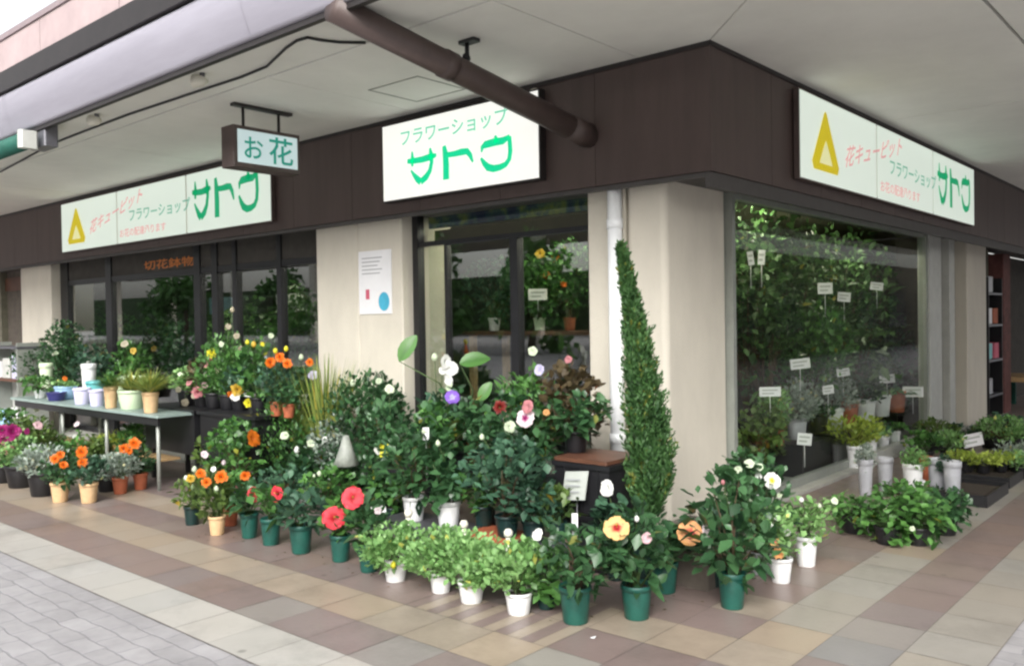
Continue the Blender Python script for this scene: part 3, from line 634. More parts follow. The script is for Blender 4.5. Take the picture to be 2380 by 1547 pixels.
def pom(par, c, r, pet, nrm, squash=.7):
    mb = MB(); n = nrm.normalized(); a = n.cross(Vector((0,0,1))).normalized(); b = n.cross(a)
    for ring, (rr, el) in enumerate(((1.0, .1), (.82, .45), (.55, .8), (.25, 1.15))):
        k_ = (12, 10, 7, 4)[ring]
        for i in range(k_):
            t = 2*math.pi*(i+random.uniform(-.3,.3))/k_; rad = a*math.cos(t)+b*math.sin(t)
            d = rad*math.cos(el)+n*math.sin(el); tan = n.cross(rad)
            p0 = c+rad*r*.15; p1 = c+d*r*rr*1.0*random.uniform(.85,1.1)
            w_ = r*.30
            mb.add([p0, (p0+p1)/2-tan*w_, p1-tan*w_*.5, p1+tan*w_*.5, (p0+p1)/2+tan*w_], [(0,1,2,3,4)], random.uniform(.2,.9), True)
    return mb.build('flower', PET[pet], par)
def bud(par, c, r, pet):
    mb = MB(); mb.lathe([(r*.3,-r),(r*.75,-r*.5),(r*.85,0),(r*.6,r*.7),(r*.15,r*1.1),(0,r*1.12)], 10, c=tuple(c)); return mb.build('flower_bud', PET[pet], par)
BIG = {}
def plant(label, px, pyb, plane, pot, top, fw, kind, flowers=(), group=None, cx=None, name='potted_plant', cat='potted plant', seed=None, off=.62, bottom=None, big=(), depthmul=1.0):
    """px, pyb: foot of the pot; plane: ('z', v) or ('yz', y, z) or ('xz', x, z); sizes in photo pixels at that distance"""
    random.seed(seed if seed is not None else int(px*13+top*7))
    if plane[0] == 'z': P = at(px, pyb, 2, plane[1])
    elif plane[0] == 'yz': P = at(px, 800, 1, plane[1]); P.z = plane[2]
    else: P = at(px, 800, 0, plane[1]); P.z = plane[2]
    D = depth(P); mpp = D/F
    t = thing(name, label, cat, P, group)
    # height of the photo row 'top' above the foot at this distance
    topz = (CAM + ray(px, top)*D).z - P.z
    ph = 0
    if pot:
        r = pot[1]*mpp/2; ph = pot[2]*mpp
        potmesh(t, pot[0], r, ph)
    shift = CR*((cx-px)*mpp) if cx else Vector((0,0,0)); shift.z = 0
    zb = ph*.8 if bottom is None else (CAM+ray(px, bottom)*D).z-P.z
    R = fw*mpp/2*(1.0 if top<700 and pyb<=1000 else 1.14); H = max(.04, (topz-zb)/2); C_ = Vector((shift.x, shift.y, zb+H))
    base = Vector((0,0,ph*.88))
    if kind == 'grass':
        mb = MB()
        for i in range(int(420)):
            a = random.uniform(0, 6.28); ti = random.uniform(.02, .5); d = Vector((math.cos(a)*ti, math.sin(a)*ti, 1))
            blade(mb, base+Vector((random.gauss(0,.02), random.gauss(0,.02), 0)), d, topz-ph if random.random() < .4 else random.uniform(.5, 1)*(topz-ph), .014, random.random(), random.uniform(.05,.6)*min(1.5, R/max(.05,H)))
        mb.build('foliage', 'leaf_grass', t)
    elif kind == 'dwarfgrass':
        mb = MB()
        for i in range(260):
            a = random.uniform(0, 6.28); ti = random.uniform(.1, 1.6); d = Vector((math.cos(a)*ti, math.sin(a)*ti, 1))
            blade(mb, base+Vector((random.gauss(0,.015), random.gauss(0,.015), 0)), d, random.uniform(.7, 1.3)*(topz-ph), .012, random.random(), random.uniform(.2,.8))
        mb.build('foliage', 'leaf_mid' if random.random() < .4 else 'leaf_grass', t)
    else:
        mb, st, mt = foliage(kind, C_, R, H, base)
        mb.build('foliage', mt, t); st.build('stem', 'stem_green' if R < .2 else 'stem_brown', t)
    for f in flowers:
        fx, fy, dia, fk, pet = f[:5]; eye = f[5] if len(f) > 5 else None
        Df = D-R*off-(random.uniform(0, .3)*R*.3); c = CAM+ray(fx, fy)*Df-P; r = dia*Df/F/2*dict(pom=.8, small=.72, bud=.8).get(fk, .86)
        if (c-C_).length > .05 and fk != 'pom' or fy < top+25:
            sk = MB(); sk.tube([base.lerp(C_, .9), (C_+c)/2+Vector((0,0,.02)), c], [.004,.003,.003], 5); sk.build('flower_stalk', 'stem_green', t)
        nr = (CAM-(P+c)).normalized()+Vector((random.uniform(-.35,.35), random.uniform(-.35,.35), random.uniform(-.05,.35)))
        if fk == 'hib': hib_flower(t, c, r, pet, eye, nr)
        elif fk == 'side': hib_flower(t, c, r, pet, eye, nr+CR*random.choice((-1,1))*.8, 5, .6)
        elif fk == 'pom': pom(t, c, r, pet, nr)
        elif fk == 'bud': bud(t, c, r, pet)
        elif fk == 'small': hib_flower(t, c, r, pet, eye, nr+rnd_dir()*.5, 5, .45, .82)
    if big:
        for (lx, ly, ln, wd, ang, mt) in big:
            Df = D-R*.5; c = CAM+ray(lx, ly)*Df-P; Lm = ln*Df/F; Wm = wd*Df/F; a_ = R_(ang)
            d = CR*math.cos(a_)+CU*math.sin(a_); nn = (CAM-(P+c)).normalized()+Vector((0,0,.7)); nn.normalize(); s = d.cross(nn).normalized()
            lb = MB(); vs = []
            U_ = [0,.1,.25,.45,.65,.85,.96,1]; Wd = [.05,.55,.9,1,.88,.5,.2,.01]
            for u, w_ in zip(U_, Wd):
                for sg in (-1,-.5,0,.5,1): vs.append(c+d*Lm*(u-.5)+s*Wm*.5*w_*sg+nn*(abs(sg)*.12*Wm*w_-.25*Lm*(u-.3)**2))
            lb.add(vs, [(i*5+j, i*5+j+1, (i+1)*5+j+1, (i+1)*5+j) for i in range(7) for j in range(4)], random.uniform(.5,.8), True)
            for q_ in range(len(vs)): lb.t[q_] = max(0, min(.85, lb.t[q_]+random.uniform(-.06,.06)-(.22 if q_ % 5 == 2 else 0)))
            lb.build('large_leaf', mt, t)
            sb = MB(); sb.tube([base, (base+c)/2+Vector((0,0,.08)), c-d*Lm*.5], [.008,.006,.004], 6); sb.build('leaf_stalk', 'stem_green', t)
    return t
Z0 = ('z', 0)
# ------------------------------------------------------------------ display furniture
K = thing('plant_rack', 'low grey metal plant rack with white capped posts behind the herb pots', 'rack', (-1.1, -1.15, 0))
def bt(o_): o_.location = -o_.parent.location; return o_
m_ = MB(); m_.box(-1.80, -.36, -1.33, -.97, .17, .20); bt(m_.build('shelf', 'grey_metal', K))
m_ = MB(); m_.rbox(-1.82, -.34, -1.37, -1.332, .145, .215, .006); bt(m_.build('front_rail', 'grey_metal', K))
for x in (-1.36, -.88, -.535):
    m_ = MB(); m_.tube([(x,-1.395,0), (x,-1.395,.29)], .015, 10); m_.lathe([(.0,0),(.024,.006),(.026,.03),(.016,.045),(0,.047)], 12, c=(x,-1.395,.29)); bt(m_.build('post', 'cream', K))
for x in (-1.76, -.40):
    for y in (-1.30, -1.0): bt(MB().box(x-.015, x+.015, y-.015, y+.015, 0, .169).build('leg', 'grey_metal', K))
K = thing('display_bench', 'black slatted plant bench beneath the middle window', 'bench', (-1.6, -.6, 0))
m_ = MB()
for i in range(4): m_.box(-2.42, -.68, -.90+i*.13, -.79+i*.13, .42, .45)
bt(m_.build('slat_top', 'pot_black', K))
for x in (-2.38, -1.55, -.75):
    for y in (-.86, -.43): bt(MB().box(x-.02, x+.02, y-.02, y+.02, 0, .419).build('leg', 'pot_black', K))
for i, (z0, z1, lb) in enumerate(((0, .33, 'black plastic crate on the ground left of the conifer, under another crate'), (.336, .64, 'upper black crate left of the conifer with a red-brown board on top'))):
    c_ = thing('plastic_crate', lb, 'crate', (-.43, -.65, z0)); z0 -= 0
    m_ = MB(); h = z1-z0; m_.box(-.20, .20, -.20, .20, 0, .015)
    for s in (-1, 1): m_.box(s*.19, s*.20, -.2, .2, .016, h); m_.box(-.189, .189, s*.19, s*.2, .016, h)
    m_.build('body', 'pot_black', c_)
    m_ = MB()
    for s in (-1, 1): m_.box(s*.201, s*.212, -.212, .212, h-.03, h); m_.box(-.2, .2, s*.201, s*.212, h-.03, h)
    for s in (-.12, 0, .12): m_.box(s-.008, s+.008, -.209, -.2005, .02, h-.032)
    m_.build('rim', 'black_frame', c_)
o = MB().rbox(-.63, -.24, -.86, -.45, .643, .665, .006).build('wooden_board', 'wood_red'); tag(o, 'red-brown board lying on the upper black crate', 'board')
principled('card_grey', (.40, .43, .40), .5, vary=.06)
c_ = thing('price_card', 'large pale price card leaning on the black crates left of the conifer', 'card', (-.44, -.90, .42))
m_ = MB(); m_.add([(-.085,-.02,0),(.085,-.02,.02),(.085,.02,.185),(-.085,.02,.165),(-.085,-.014,0),(.085,-.014,.02),(.085,.026,.185),(-.085,.026,.165)], [(0,1,2,3),(7,6,5,4),(0,4,5,1),(1,5,6,2),(2,6,7,3),(3,7,4,0)]); m_.build('card', 'card_grey', c_)
m_ = MB(); m_.tube([(0,.01,-.42),(0,.022,.08)], .005, 6); m_.build('stake', 'grey_metal', c_)
m_ = MB()
for i in range(3): m_.add([(-.06,-.0205+.0097*0+.006*i,.05+.035*i),(.045,-.0205+.006*i,.06+.035*i),(.045,-.019+.006*i,.067+.035*i),(-.06,-.019+.006*i,.057+.035*i)], [(0,1,2,3)])
m_.build('text_line', 'paper_text', c_)
# left table
K = thing('display_table', 'pale green-white trestle table carrying pots and baskets at the left', 'table', (-6.4, -1.0, 0))
bt(MB().rbox(-8.3, -4.8, -1.27, -.72, .675, .70, .01).build('table_top', 'table_pale', K))
m_ = MB(); m_.box(-8.25, -4.85, -1.24, -1.22, .60, .674); bt(m_.build('apron', 'black_frame', K))
for x in (-8.1, -7.05, -6.0, -4.95):
    for y in (-1.19, -.80): bt(MB().tube([(x,y,0),(x,y,.674)], .018, 10).build('leg', 'alu', K))
bt(MB().box(-8.0, -5.2, -1.15, -.85, .22, .24).build('lower_shelf', 'wood_tan', K))
# black stands
for i, (x0, x1) in enumerate(((-5.75, -4.75), (-4.70, -3.75))):
    K = thing('flower_stand', ['black flower stand nearest the open doorway', 'middle black flower stand before the sliding doors', 'black flower stand next to the pillar with the poster'][i], 'stand', ((x0+x1)/2, -.7, 0))
    bt(MB().box(x0, x1, -.95, -.45, .69, .72).build('stand_top', 'pot_black', K)); bt(MB().box(x0+.03, x1-.03, -.93, -.47, .30, .689).build('skirt', 'pot_black', K))
    for x in (x0+.08, x1-.08):
        for y in (-.88, -.52): bt(MB().box(x-.018, x+.018, y-.018, y+.018, 0, .299).build('leg', 'black_frame', K))
K = thing('display_shelf', 'grey two-tier shelf with boxes at the far left edge', 'shelf', (-10.4, -.45, 0))
for z in (.10, .78, 1.22): bt(MB().box(-11.2, -9.85, -.65, -.25, z, z+.03).build('shelf_board', 'wood_red' if z == .78 else 'grey_metal', K))
for x in (-11.17, -9.88): bt(MB().box(x-.02, x+.02, -.64, -.26, 0, 1.3).build('side_panel', 'alu', K))
bt(MB().box(-11.14, -9.91, -.27, -.25, .14, 1.2).build('back_panel', 'alu_pale', K))
for i, (x, z) in enumerate(((-10.9,.81),(-10.55,.81),(-10.2,.81),(-10.8,.13),(-10.3,.13))):
    o = MB().rbox(-.12, .12, -.1, .1, 0, .22+.05*(i % 3), .01).build('goods_box', ['paper','alu_pale','pot_lilac','pot_blue','paper'][i]); o.location = (x, -.45, z+.001)
    tag(o, ['white box on the middle board of the far left shelf, outermost','grey box on the middle board of the far left shelf','lilac box on the middle board of the far left shelf','light blue box on the bottom board of the far left shelf','white box on the bottom board of the far left shelf'][i], 'box')
o = MB().lathe([(.0,0),(.16,.0),(.17,.012),(.16,.024),(0,.025)], 24).build('round_sign', 'awning_green'); o.rotation_euler = (R_(90),0,0); o.location = (-12.25, .45, 1.80); tag(o, 'round green sign on the brown shopfront at the far left edge', 'sign')

# ------------------------------------------------------------------ plants outside
GP = 'green potted hibiscus along the kerbside row'; HB = 'pale green herbs in white bowls'
# front row from left to right
plant('dark green slim pot with a bushy plant at the left end of the front row', 447, 1218, Z0, ('darkgreen',38,44), 1098, 74, 'bush', [(475,1056,28,'small','palepink'),(452,1090,18,'bud','greenwhite'),(432,1110,14,'bud','white')])
plant('tan pot of orange marigolds at the left end of the front row', 505, 1241, Z0, ('tan',40,44), 1085, 84, 'bush', [(443,1112,26,'pom','gold'),(466,1100,30,'pom','orange'),(480,1120,30,'pom','orange'),(514,1108,38,'pom','orange'),(503,1135,16,'bud','greenwhite'),(496,1090,20,'small','white')], cx=492)
plant('small terracotta pot half hidden behind the tan marigold pot', 536, 1220, Z0, ('terracotta',38,50), 1095, 70, 'mid', [(570,1105,30,'pom','orange'),(552,1130,14,'bud','rose')], cx=548)
plant('green pot with one coral hibiscus bloom, third pot right of the tan one', 580, 1248, Z0, ('green',44,58), 1120, 76, 'hib', [(585,1150,42,'side','coral','eye')])
plant('green pot with a narrow coral hibiscus bloom at its top right', 630, 1264, Z0, ('green',48,62), 1125, 84, 'hib', [(648,1147,44,'side','red','eye')])
plant('green pot of dark leaves without a bloom, between the hibiscus pots', 700, 1283, Z0, ('green',55,66), 1130, 100, 'hib', [(730,1105,10,'bud','greenwhite')])
plant('green pot whose red hibiscus bloom hangs low at its left', 792, 1302, Z0, ('green',50,62), 1165, 80, 'hib', [(776,1205,62,'hib','red','eye')])
plant('green pot under the big open red hibiscus bloom with dark centre', 858, 1326, Z0, ('green',52,66), 1150, 92, 'hib', [(820,1158,60,'hib','red','eye'),(878,1185,26,'small','palepink')])
plant('white pot of pale herbs, leftmost of the four in front of the rack', 920, 1348, Z0, ('white',58,54), 1212, 146, 'herb', [(914,1312,20,'bud','yellow')], bottom=1316)
plant('white pot of pale herbs, second from the left before the rack', 1025, 1374, Z0, ('white',54,48), 1226, 146, 'herb', bottom=1338)
plant('white bowl of pale herbs, third from the left before the rack', 1096, 1397, Z0, ('white',64,50), 1238, 146, 'herb', bottom=1358)
plant('white bowl of pale herbs nearest the front corner', 1206, 1424, Z0, ('white',66,52), 1254, 140, 'herb', bottom=1380)
plant('low dark leafy plant spreading between the last herb bowl and a green pot', 1270, 1412, Z0, ('darkgreen',48,30), 1278, 100, 'mid', bottom=1400)
plant('green pot of dark hibiscus leaves, front left of the corner pair', 1338, 1444, Z0, ('green',76,86), 1205, 190, 'hib', [(1252,1243,34,'side','white')], bottom=1372)
plant('green pot at the corner with a large yellow hibiscus bloom with red eye', 1480, 1434, Z0, ('green',74,80), 1168, 148, 'hib', [(1433,1226,68,'hib','apricot','eye'),(1505,1250,34,'side','pink'),(1480,1205,18,'bud','white')], bottom=1362)
plant('green pot behind the corner pair, below an orange hibiscus bloom', 1546, 1374, Z0, ('green',62,72), 1190, 116, 'hib', [(1604,1238,68,'hib','peach','coral'),(1640,1232,34,'side','palepink')], off=1.25)
plant('dark green pot tucked behind the tall hibiscus right of the conifer', 1652, 1360, Z0, ('darkgreen',54,74), 1170, 120, 'mid')
plant('tall full hibiscus in a green pot, rightmost of the green pots', 1702, 1410, Z0, ('green',66,84), 1092, 190, 'hib', [(1680,1120,14,'bud','rose')], bottom=1345)
plant('tall white flowering shrub behind the rightmost green pot', 1765, 1330, Z0, ('grey',52,52), 1050, 165, 'mid', [(1742,1078,34,'small','greenwhite'),(1715,1090,28,'small','greenwhite'),(1765,1085,26,'small','greenwhite'),(1795,1117,46,'hib','white','yellow'),(1763,1106,26,'small','white'),(1767,1150,24,'small','white'),(1812,1150,20,'small','greenwhite'),(1745,1160,16,'bud','greenwhite')], cx=1748)
plant('white pot with two apricot blooms right of the green pots', 1815, 1351, Z0, ('white',54,58), 1165, 96, 'light', [(1798,1256,34,'side','apricot','coral'),(1808,1285,34,'pom','peach'),(1789,1222,28,'small','white'),(1829,1236,26,'small','white'),(1806,1204,22,'small','white')], bottom=1300)
plant('white pot of light green leaves, last white pot before the ivy', 1874, 1313, Z0, ('white',52,70), 1150, 118, 'light', [(1830,1178,26,'small','greenwhite'),(1940,1164,24,'small','greenwhite'),(1862,1160,18,'small','white'),(1905,1175,14,'bud','greenwhite')], bottom=1250)
# ivy clump on the right
IV = 'trailing ivy pots on the pavement'
for i, (px, py, tp_, fw, lb) in enumerate(((1985,1236,1140,108,'left end ivy pot of the trailing clump, darkest leaves'),(2062,1262,1140,120,'front ivy pot of the trailing clump beside the left end'),(2135,1264,1132,118,'front ivy pot of the trailing clump with pale leaf tips'),(2196,1240,1128,104,'right end ivy pot of the trailing clump, brightest leaves'),(2105,1205,1118,130,'rear ivy pot of the trailing clump below the grey buckets'))):
    plant(lb, px, py, Z0, ('black',60,42), tp_, fw, 'ivy' if i < 3 else 'mid', [(px+random.uniform(-30,30), py-random.uniform(25,60), 20, 'small', 'greenwhite')] if i in (2,) else (), IV, bottom=py-4, seed=40+i)
# grey buckets and sleeves behind the ivy
for i, (px, py, w_, h_, pk) in enumerate(((2012,1150,34,84,'grey'),(2058,1138,36,76,'grey'),(2122,1150,46,74,'white'),(2178,1150,40,86,'grey'),(2214,1160,40,90,'grey'),(2150,1120,40,60,'terracotta'))):
    P = at(px, py, 2, 0); D = depth(P); mpp = D/F; t = thing('flower_bucket', ['tall grey bucket behind the left end of the ivy','tall grey bucket behind the ivy, second from the left','white bucket behind the middle of the ivy','tall grey bucket behind the ivy beside the white one','tall grey bucket at the right end behind the ivy','terracotta bucket behind the white and grey buckets'][i], 'bucket', P)
    potmesh(t, pk, w_*mpp/2, h_*mpp)
WP = [(1987,1092,36,58),(2022,1072,32,52),(2052,1058,30,48),(2078,1044,28,44)]
for i, (px, py, w_, h_) in enumerate(WP):
    plant(['white pot with yellow-green leaves, nearest in the row along the side window','second white pot in the row along the side window','third white pot in the row along the side window','farthest white pot in the row along the side window'][i], px, py, ('xz', -.24, .03) if False else Z0, ('white',w_,h_), [960,985,985,990][i], [110,84,60,56][i], ['yellow','light','mid','mid'][i], seed=60+i, bottom=py-h_-4)
def tray(label, px0, px1, py, dy, z=.09, mat='pot_black'):
    a = at(px0, py, 2, 0); b = at(px1, py-dy, 2, 0)
    t = thing('plant_tray', label, 'tray', ((a.x+b.x)/2, (a.y+b.y)/2, 0)); hx = .21; hy = .36
    m_ = MB(); m_.box(-hx, hx, -hy, hy, 0, .012)
    for s in (-1, 1): m_.box(s*hx, s*(hx-.012), -hy, hy, .013, z); m_.box(-hx+.013, hx-.013, s*hy, s*(hy-.012), .013, z)
    m_.build('body', mat, t); m_ = MB(); m_.box(-hx+.014, hx-.014, -hy+.014, hy-.014, .014, z*.6); m_.build('soil', 'soil', t); return t
tray('empty looking black tray nearest on the right beside the ivy', 2215, 2290, 1165, 20)
tray('black tray of bright yellow-green seedlings at the right edge of the display', 2260, 2350, 1130, 30)
for i, (px, py, tp_, fw, k, lb) in enumerate(((2245,1095,1046,84,'yellow','bright yellow-green seedling at the left of the right-hand tray'),(2285,1098,1044,84,'yellow','bright yellow-green seedling in the middle of the right-hand tray'),(2325,1095,1048,80,'yellow','bright yellow-green seedling at the right of the right-hand tray'))):
    plant(lb, px, py, ('z', .06), ('black',34,24), tp_, fw, k, seed=80+i)
for i, (px, py, tp_, fw, k, lb) in enumerate(((2175,1045,975,86,'mid','bushy green plant in front of the narrow pale door post'),(2235,1040,985,70,'mid','bushy green plant at the foot of the side pillar'),(2330,1050,965,92,'light','light green bushy plant at the right edge beyond the side pillar'),(2355,1085,1020,70,'silver','grey-green plant at the right edge below the light green bush'),(2300,1040,985,70,'mid','mid green plant right of the side pillar behind the seedlings'))):
    plant(lb, px, py, Z0, ('black',40,30), tp_, fw, k, seed=90+i)
for i, (px, py, tp_, fw, k, lb) in enumerate(((2150,1075,1000,80,'mid','leafy plant left of the seedlings near the side pillar'),(2205,1070,1000,76,'light','light green plant left of the seedlings, beside the tilted card'),(2365,1040,985,80,'mid','dark green plant at the right picture edge beyond the seedlings'),(2335,1010,960,70,'mid','leafy plant far back at the right edge of the display'),(2370,1110,1045,60,'light','pale green plant at the right edge beside the seedling tray'))):
    plant(lb, px, py, Z0, ('black',40,28), tp_, fw, k, seed=400+i)
for i, (px, py, tp_, fw, k, lb) in enumerate(((2012,1068,1030,46,'silver','grey-green sprig standing in the grey bucket behind the ivy'),(2122,1078,1040,56,'light','pale green sprig standing in the white bucket'),(2196,1080,1050,40,'mid','green sprig standing between the right-hand grey buckets'))):
    P_ = at(px, (1150,1150,1155)[i], 2, 0); zz = .2
    plant(lb, px, py, ('yz', P_.y, zz), None, tp_, fw, k, seed=420+i, cat='plant')
def card(label, px, py, plane, w_, h_, tilt=0, mat='paper', group=None, stake=.12, name='price_card'):
    P = at(px, py, *plane); mpp = depth(P)/F; c_ = thing(name, label, 'card', P, group)
    u = Vector((CR.x, CR.y, 0)).normalized(); n_ = -Vector((fw_.x, fw_.y, 0)).normalized(); v = Vector((0,0,1))
    u2 = u*math.cos(tilt)+v*math.sin(tilt); v2 = v*math.cos(tilt)-u*math.sin(tilt); a = w_*mpp/2; b = h_*mpp/2
    m_ = MB(); m_.poly([-u2*a-v2*b, u2*a-v2*b, u2*a+v2*b, -u2*a+v2*b], -n_, .003); m_.build('card', mat, c_)
    m_ = MB()
    for q_, (e0, e1) in enumerate(((-.75,.7),(-.75,.35))):
        yy = b*(.35-.7*q_); m_.add([u2*a*e0+v2*(yy-b*.14)+n_*.001, u2*a*e1+v2*(yy-b*.14)+n_*.001, u2*a*e1+v2*(yy+b*.14)+n_*.001, u2*a*e0+v2*(yy+b*.14)+n_*.001], [(0,1,2,3)])
    m_.build('text_line', 'card_grey' if 'card_grey' in M else 'paper_text', c_)
    m_ = MB(); m_.tube([-n_*.004-v*(b+stake), -n_*.004], .003, 6); m_.build('stake', 'paper', c_)
    return c_
card('bright white tilted price card on a stake before the side pillar', 2262, 1022, (0, .25), 46, 30, .2, stake=.25)
card('small white price card stuck low among the buckets behind the ivy', 2128, 1118, (0, .45), 40, 24, -.5, stake=.2)
card('white stake label standing in the hibiscus nearest the corner', 1336, 1218, (1, -1.45), 14, 52, 0, stake=.16)
card('thin white stake label among the dark leaves above the herbs', 990, 1010, (1, -1.15), 14, 34, 0, stake=.25)
card('white price card between the red hibiscus and the white pots', 880, 1186, (1, -1.35), 34, 20, .1, stake=.2)
# conifer
def conifer():
    random.seed(11); P = at(1505, 800, 1, -.72); P.z = 0; D = depth(P); mpp = D/F
    t = thing('conifer_tree', 'tall narrow conifer standing in front of the corner stone pillar', 'tree', P)
    potmesh(t, 'darkgreen', .13, .24)
    rows = ((570,1442,4),(610,1450,11),(660,1459,18),(720,1469,26),(790,1480,34),(860,1488,40),(930,1497,45),(1000,1504,52),(1060,1509,57),(1110,1510,55),(1150,1508,45),(1190,1507,30))
    prof_ = []
    for y, cx, hw in rows:
        q = CAM+ray(cx, y)*D-P; prof_.append((q.z, Vector((q.x, q.y, 0)), max(2, hw-(10 if y < 880 else 5))*mpp))
    prof_.sort(key=lambda a: a[0])
    mb = MB(); z0, z1 = prof_[0][0], prof_[-1][0]
    def ev(z):
        for (a, ca_, ra), (b, cb_, rb) in zip(prof_[:-1], prof_[1:]):
            if a <= z <= b: u = (z-a)/(b-a); return ca_.lerp(cb_, u), ra+(rb-ra)*u
        return prof_[-1][1], prof_[-1][2]
    for i in range(1500):
        z = z0+(z1-z0)*random.random()**1.15; c, r = ev(z); a = random.uniform(0, 6.283)
        rr = r*math.sqrt(random.uniform(.12, 1))*random.choice((1, 1, .94, 1.08)); o_ = Vector((math.cos(a), math.sin(a), 0)); tb = .5+.35*noise.noise(Vector((a*1.2, z*6, 3)))+random.gauss(0, .12); rr *= 1+.22*noise.noise(Vector((math.cos(a)*1.6, math.sin(a)*1.6, z*7)))
        p = c+o_*rr*.9+Vector((0,0,z-.03)); ax = (o_*random.uniform(.15,.42)+Vector((0,0,1))+rnd_dir()*.24).normalized()
        Ls = random.uniform(.06, .14)*min(1, .45+r*6)
        for k in range(11):
            u = k/10; q = p+ax*Ls*u; s = rnd_dir(); dd = (ax*1.1+s*.75).normalized()
            leaf(mb, q, dd, .040*(1.15-.5*u), .013, rnd_dir(), max(0, min(1, tb+random.gauss(0,.14)+.12*u)), 0)
    mb.build('crown', 'leaf_conifer', t)
    tb_ = MB(); tb_.tube([(0,0,.2)]+[tuple(c+Vector((0,0,z))) for z, c, r in prof_[::2]], [.022,.02,.018,.015,.011,.007,.004][:1+len(prof_[::2])], 8); tb_.build('trunk', 'bark', t)
conifer()
m_ = MB(); m_.rbox(-.13, .13, -.13, .13, 0, .34, .012); o = m_.build('planter_box', 'far_brown'); P = at(1606, 1365, 2, 0); o.location = (P.x-.02, P.y+.12, 0); tag(o, 'plain dark brown box on the ground between the green pots right of the conifer', 'box')
plant('white flowering plant at the foot of the white downpipe', 1432, 1345, Z0, ('darkgreen',50,50), 1150, 90, 'hib', [(1413,1134,42,'side','white')], off=.3)
# rack row
plant('white pot with a tall dark bush, left one on the low rack', 956, 1203, ('yz', -1.16, .2), ('white',54,56), 965, 150, 'hib', [(985,1002,14,'bud','greenwhite')])
plant('white pot with dark leaves, right one on the low rack', 1036, 1226, ('yz', -1.16, .2), ('white',58,62), 1030, 110, 'hib', [(1018,1030,18,'bud','greenwhite')])
sc_ = MB(); P = at(1150, 800, 1, -1.16); sc_.rbox(-.16, .16, -.12, .12, 0, .028, .02); o = sc_.build('saucer_tray', 'pot_terracotta'); o.location = (P.x, P.y, .201); tag(o, 'orange-brown saucer tray on the low rack under dark green pots', 'tray')
plant('dark green pot on the orange tray under a bright leafy plant', 1172, 1236, ('yz', -1.2, .23), ('darkgreen',58,50), 1020, 190, 'mid', [(1120,1015,18,'bud','greenwhite')])
plant('dark green pot at the left of the orange tray', 1118, 1226, ('yz', -1.08, .23), ('darkgreen',48,46), 1060, 110, 'mid')
plant('dark leafy plant at the right end of the low rack', 1232, 1240, ('yz', -1.1, .2), ('darkgreen',54,50), 1110, 120, 'mid')
# bench row
plant('dark plant with a purple bloom on the black bench', 1050, 1100, ('yz', -.72, .45), ('black',60,50), 900, 150, 'hib', [(1051,924,40,'hib','purple','lilac')])
plant('plant with big white orchid-like blooms on the black bench', 1015, 1100, ('yz', -.5, .45), ('black',54,50), 905, 100, 'mid', [(1034,842,40,'side','white'),(1049,856,38,'hib','white'),(1046,882,34,'side','white'),(1028,862,26,'small','white'),(1010,830,22,'bud','greenwhite'),(1046,898,26,'side','greenwhite')], bottom=1050)
plant('leafy plant with a two-tone pink bloom on the black bench', 1200, 1100, ('yz', -.72, .45), ('black',64,50), 905, 190, 'hib', [(1221,972,52,'hib','palepink','magenta'),(1183,992,34,'side','greenwhite'),(1162,946,40,'pom','darkred'),(1230,945,40,'side','rose'),(1270,958,24,'small','peach')])
plant('tall plant with one white bloom left of the white downpipe', 1235, 1100, ('yz', -.42, .45), ('black',60,50), 850, 160, 'mid', [(1238,816,32,'small','greenwhite'),(1255,860,30,'side','lilac')])
plant('red-tinged leafy shrub near the white downpipe', 1325, 1060, ('yz', -.5, .55), ('black',70,50), 850, 150, 'red', [(1322,835,22,'side','rose')])
plant('dark leafy plant standing on the red-brown board', 1335, 1040, ('yz', -.65, .667), ('black',60,50), 905, 130, 'hib')
plant('broad plant with large upright leaves against the middle window', 1090, 1090, ('yz', -.25, .45), ('terracotta',60,50), 950, 130, 'mid', big=((948,806,78,38,58,'leaf_mid'),(1104,836,74,42,12,'leaf_mid'),(1128,908,56,30,60,'leaf_mid')))
plant('dark bush between the white rack pots and the pillar', 905, 1120, ('yz', -.75, .0), ('black',60,60), 930, 120, 'hib', [(897,1046,46,'side','yellow'),(877,1046,30,'small','white'),(905,905,34,'small','greenwhite')], off=.8)
plant('spotted-light green plant behind the yellow bloom', 1000, 1110, ('yz', -.85, .3), ('black',50,50), 935, 110, 'mid')
# shrubs by the pillar
plant('large dark rounded shrub in front of the pillar with the poster', 845, 1152, ('yz', -.30, 0), ('black',80,70), 868, 180, 'bush', [(820,890,20,'bud','greenwhite'),(880,885,22,'small','greenwhite')])
plant('tall feathery yellow-green grass left of the dark rounded shrub', 750, 1140, ('yz', -.42, 0), ('darkgreen',60,60), 800, 150, 'grass')
plant('spiky pale green shrub left of the feathery grass', 695, 1145, ('yz', -.55, 0), ('black',60,60), 900, 170, 'spray')
plant('green shrub with small white flowers above the white marked pot', 715, 1142, ('yz', -.62, 0), ('white',62,42), 985, 140, 'mid', [(662,1012,30,'small','greenwhite'),(722,1030,26,'small','greenwhite'),(690,1045,20,'bud','white'),(755,1020,20,'small','white')])
plant('terracotta pot with a cream label below the white flowering shrub', 684, 1142, Z0, ('terracotta',58,52), 1030, 110, 'hib')
card('cream label on the terracotta pot below the white flowering shrub', 686, 1120, (1, -.60), 18, 26, .1, 'cream', stake=.02)
plant('dark green pot with a bushy plant left of the terracotta pot', 625, 1136, Z0, ('darkgreen',52,48), 1010, 130, 'mid')
plant('feathery green bush carrying one orange bloom in the display centre', 552, 1168, Z0, ('darkgreen',60,50), 975, 130, 'mid', [(585,1020,46,'side','orange'),(520,1075,16,'bud','palepink')])
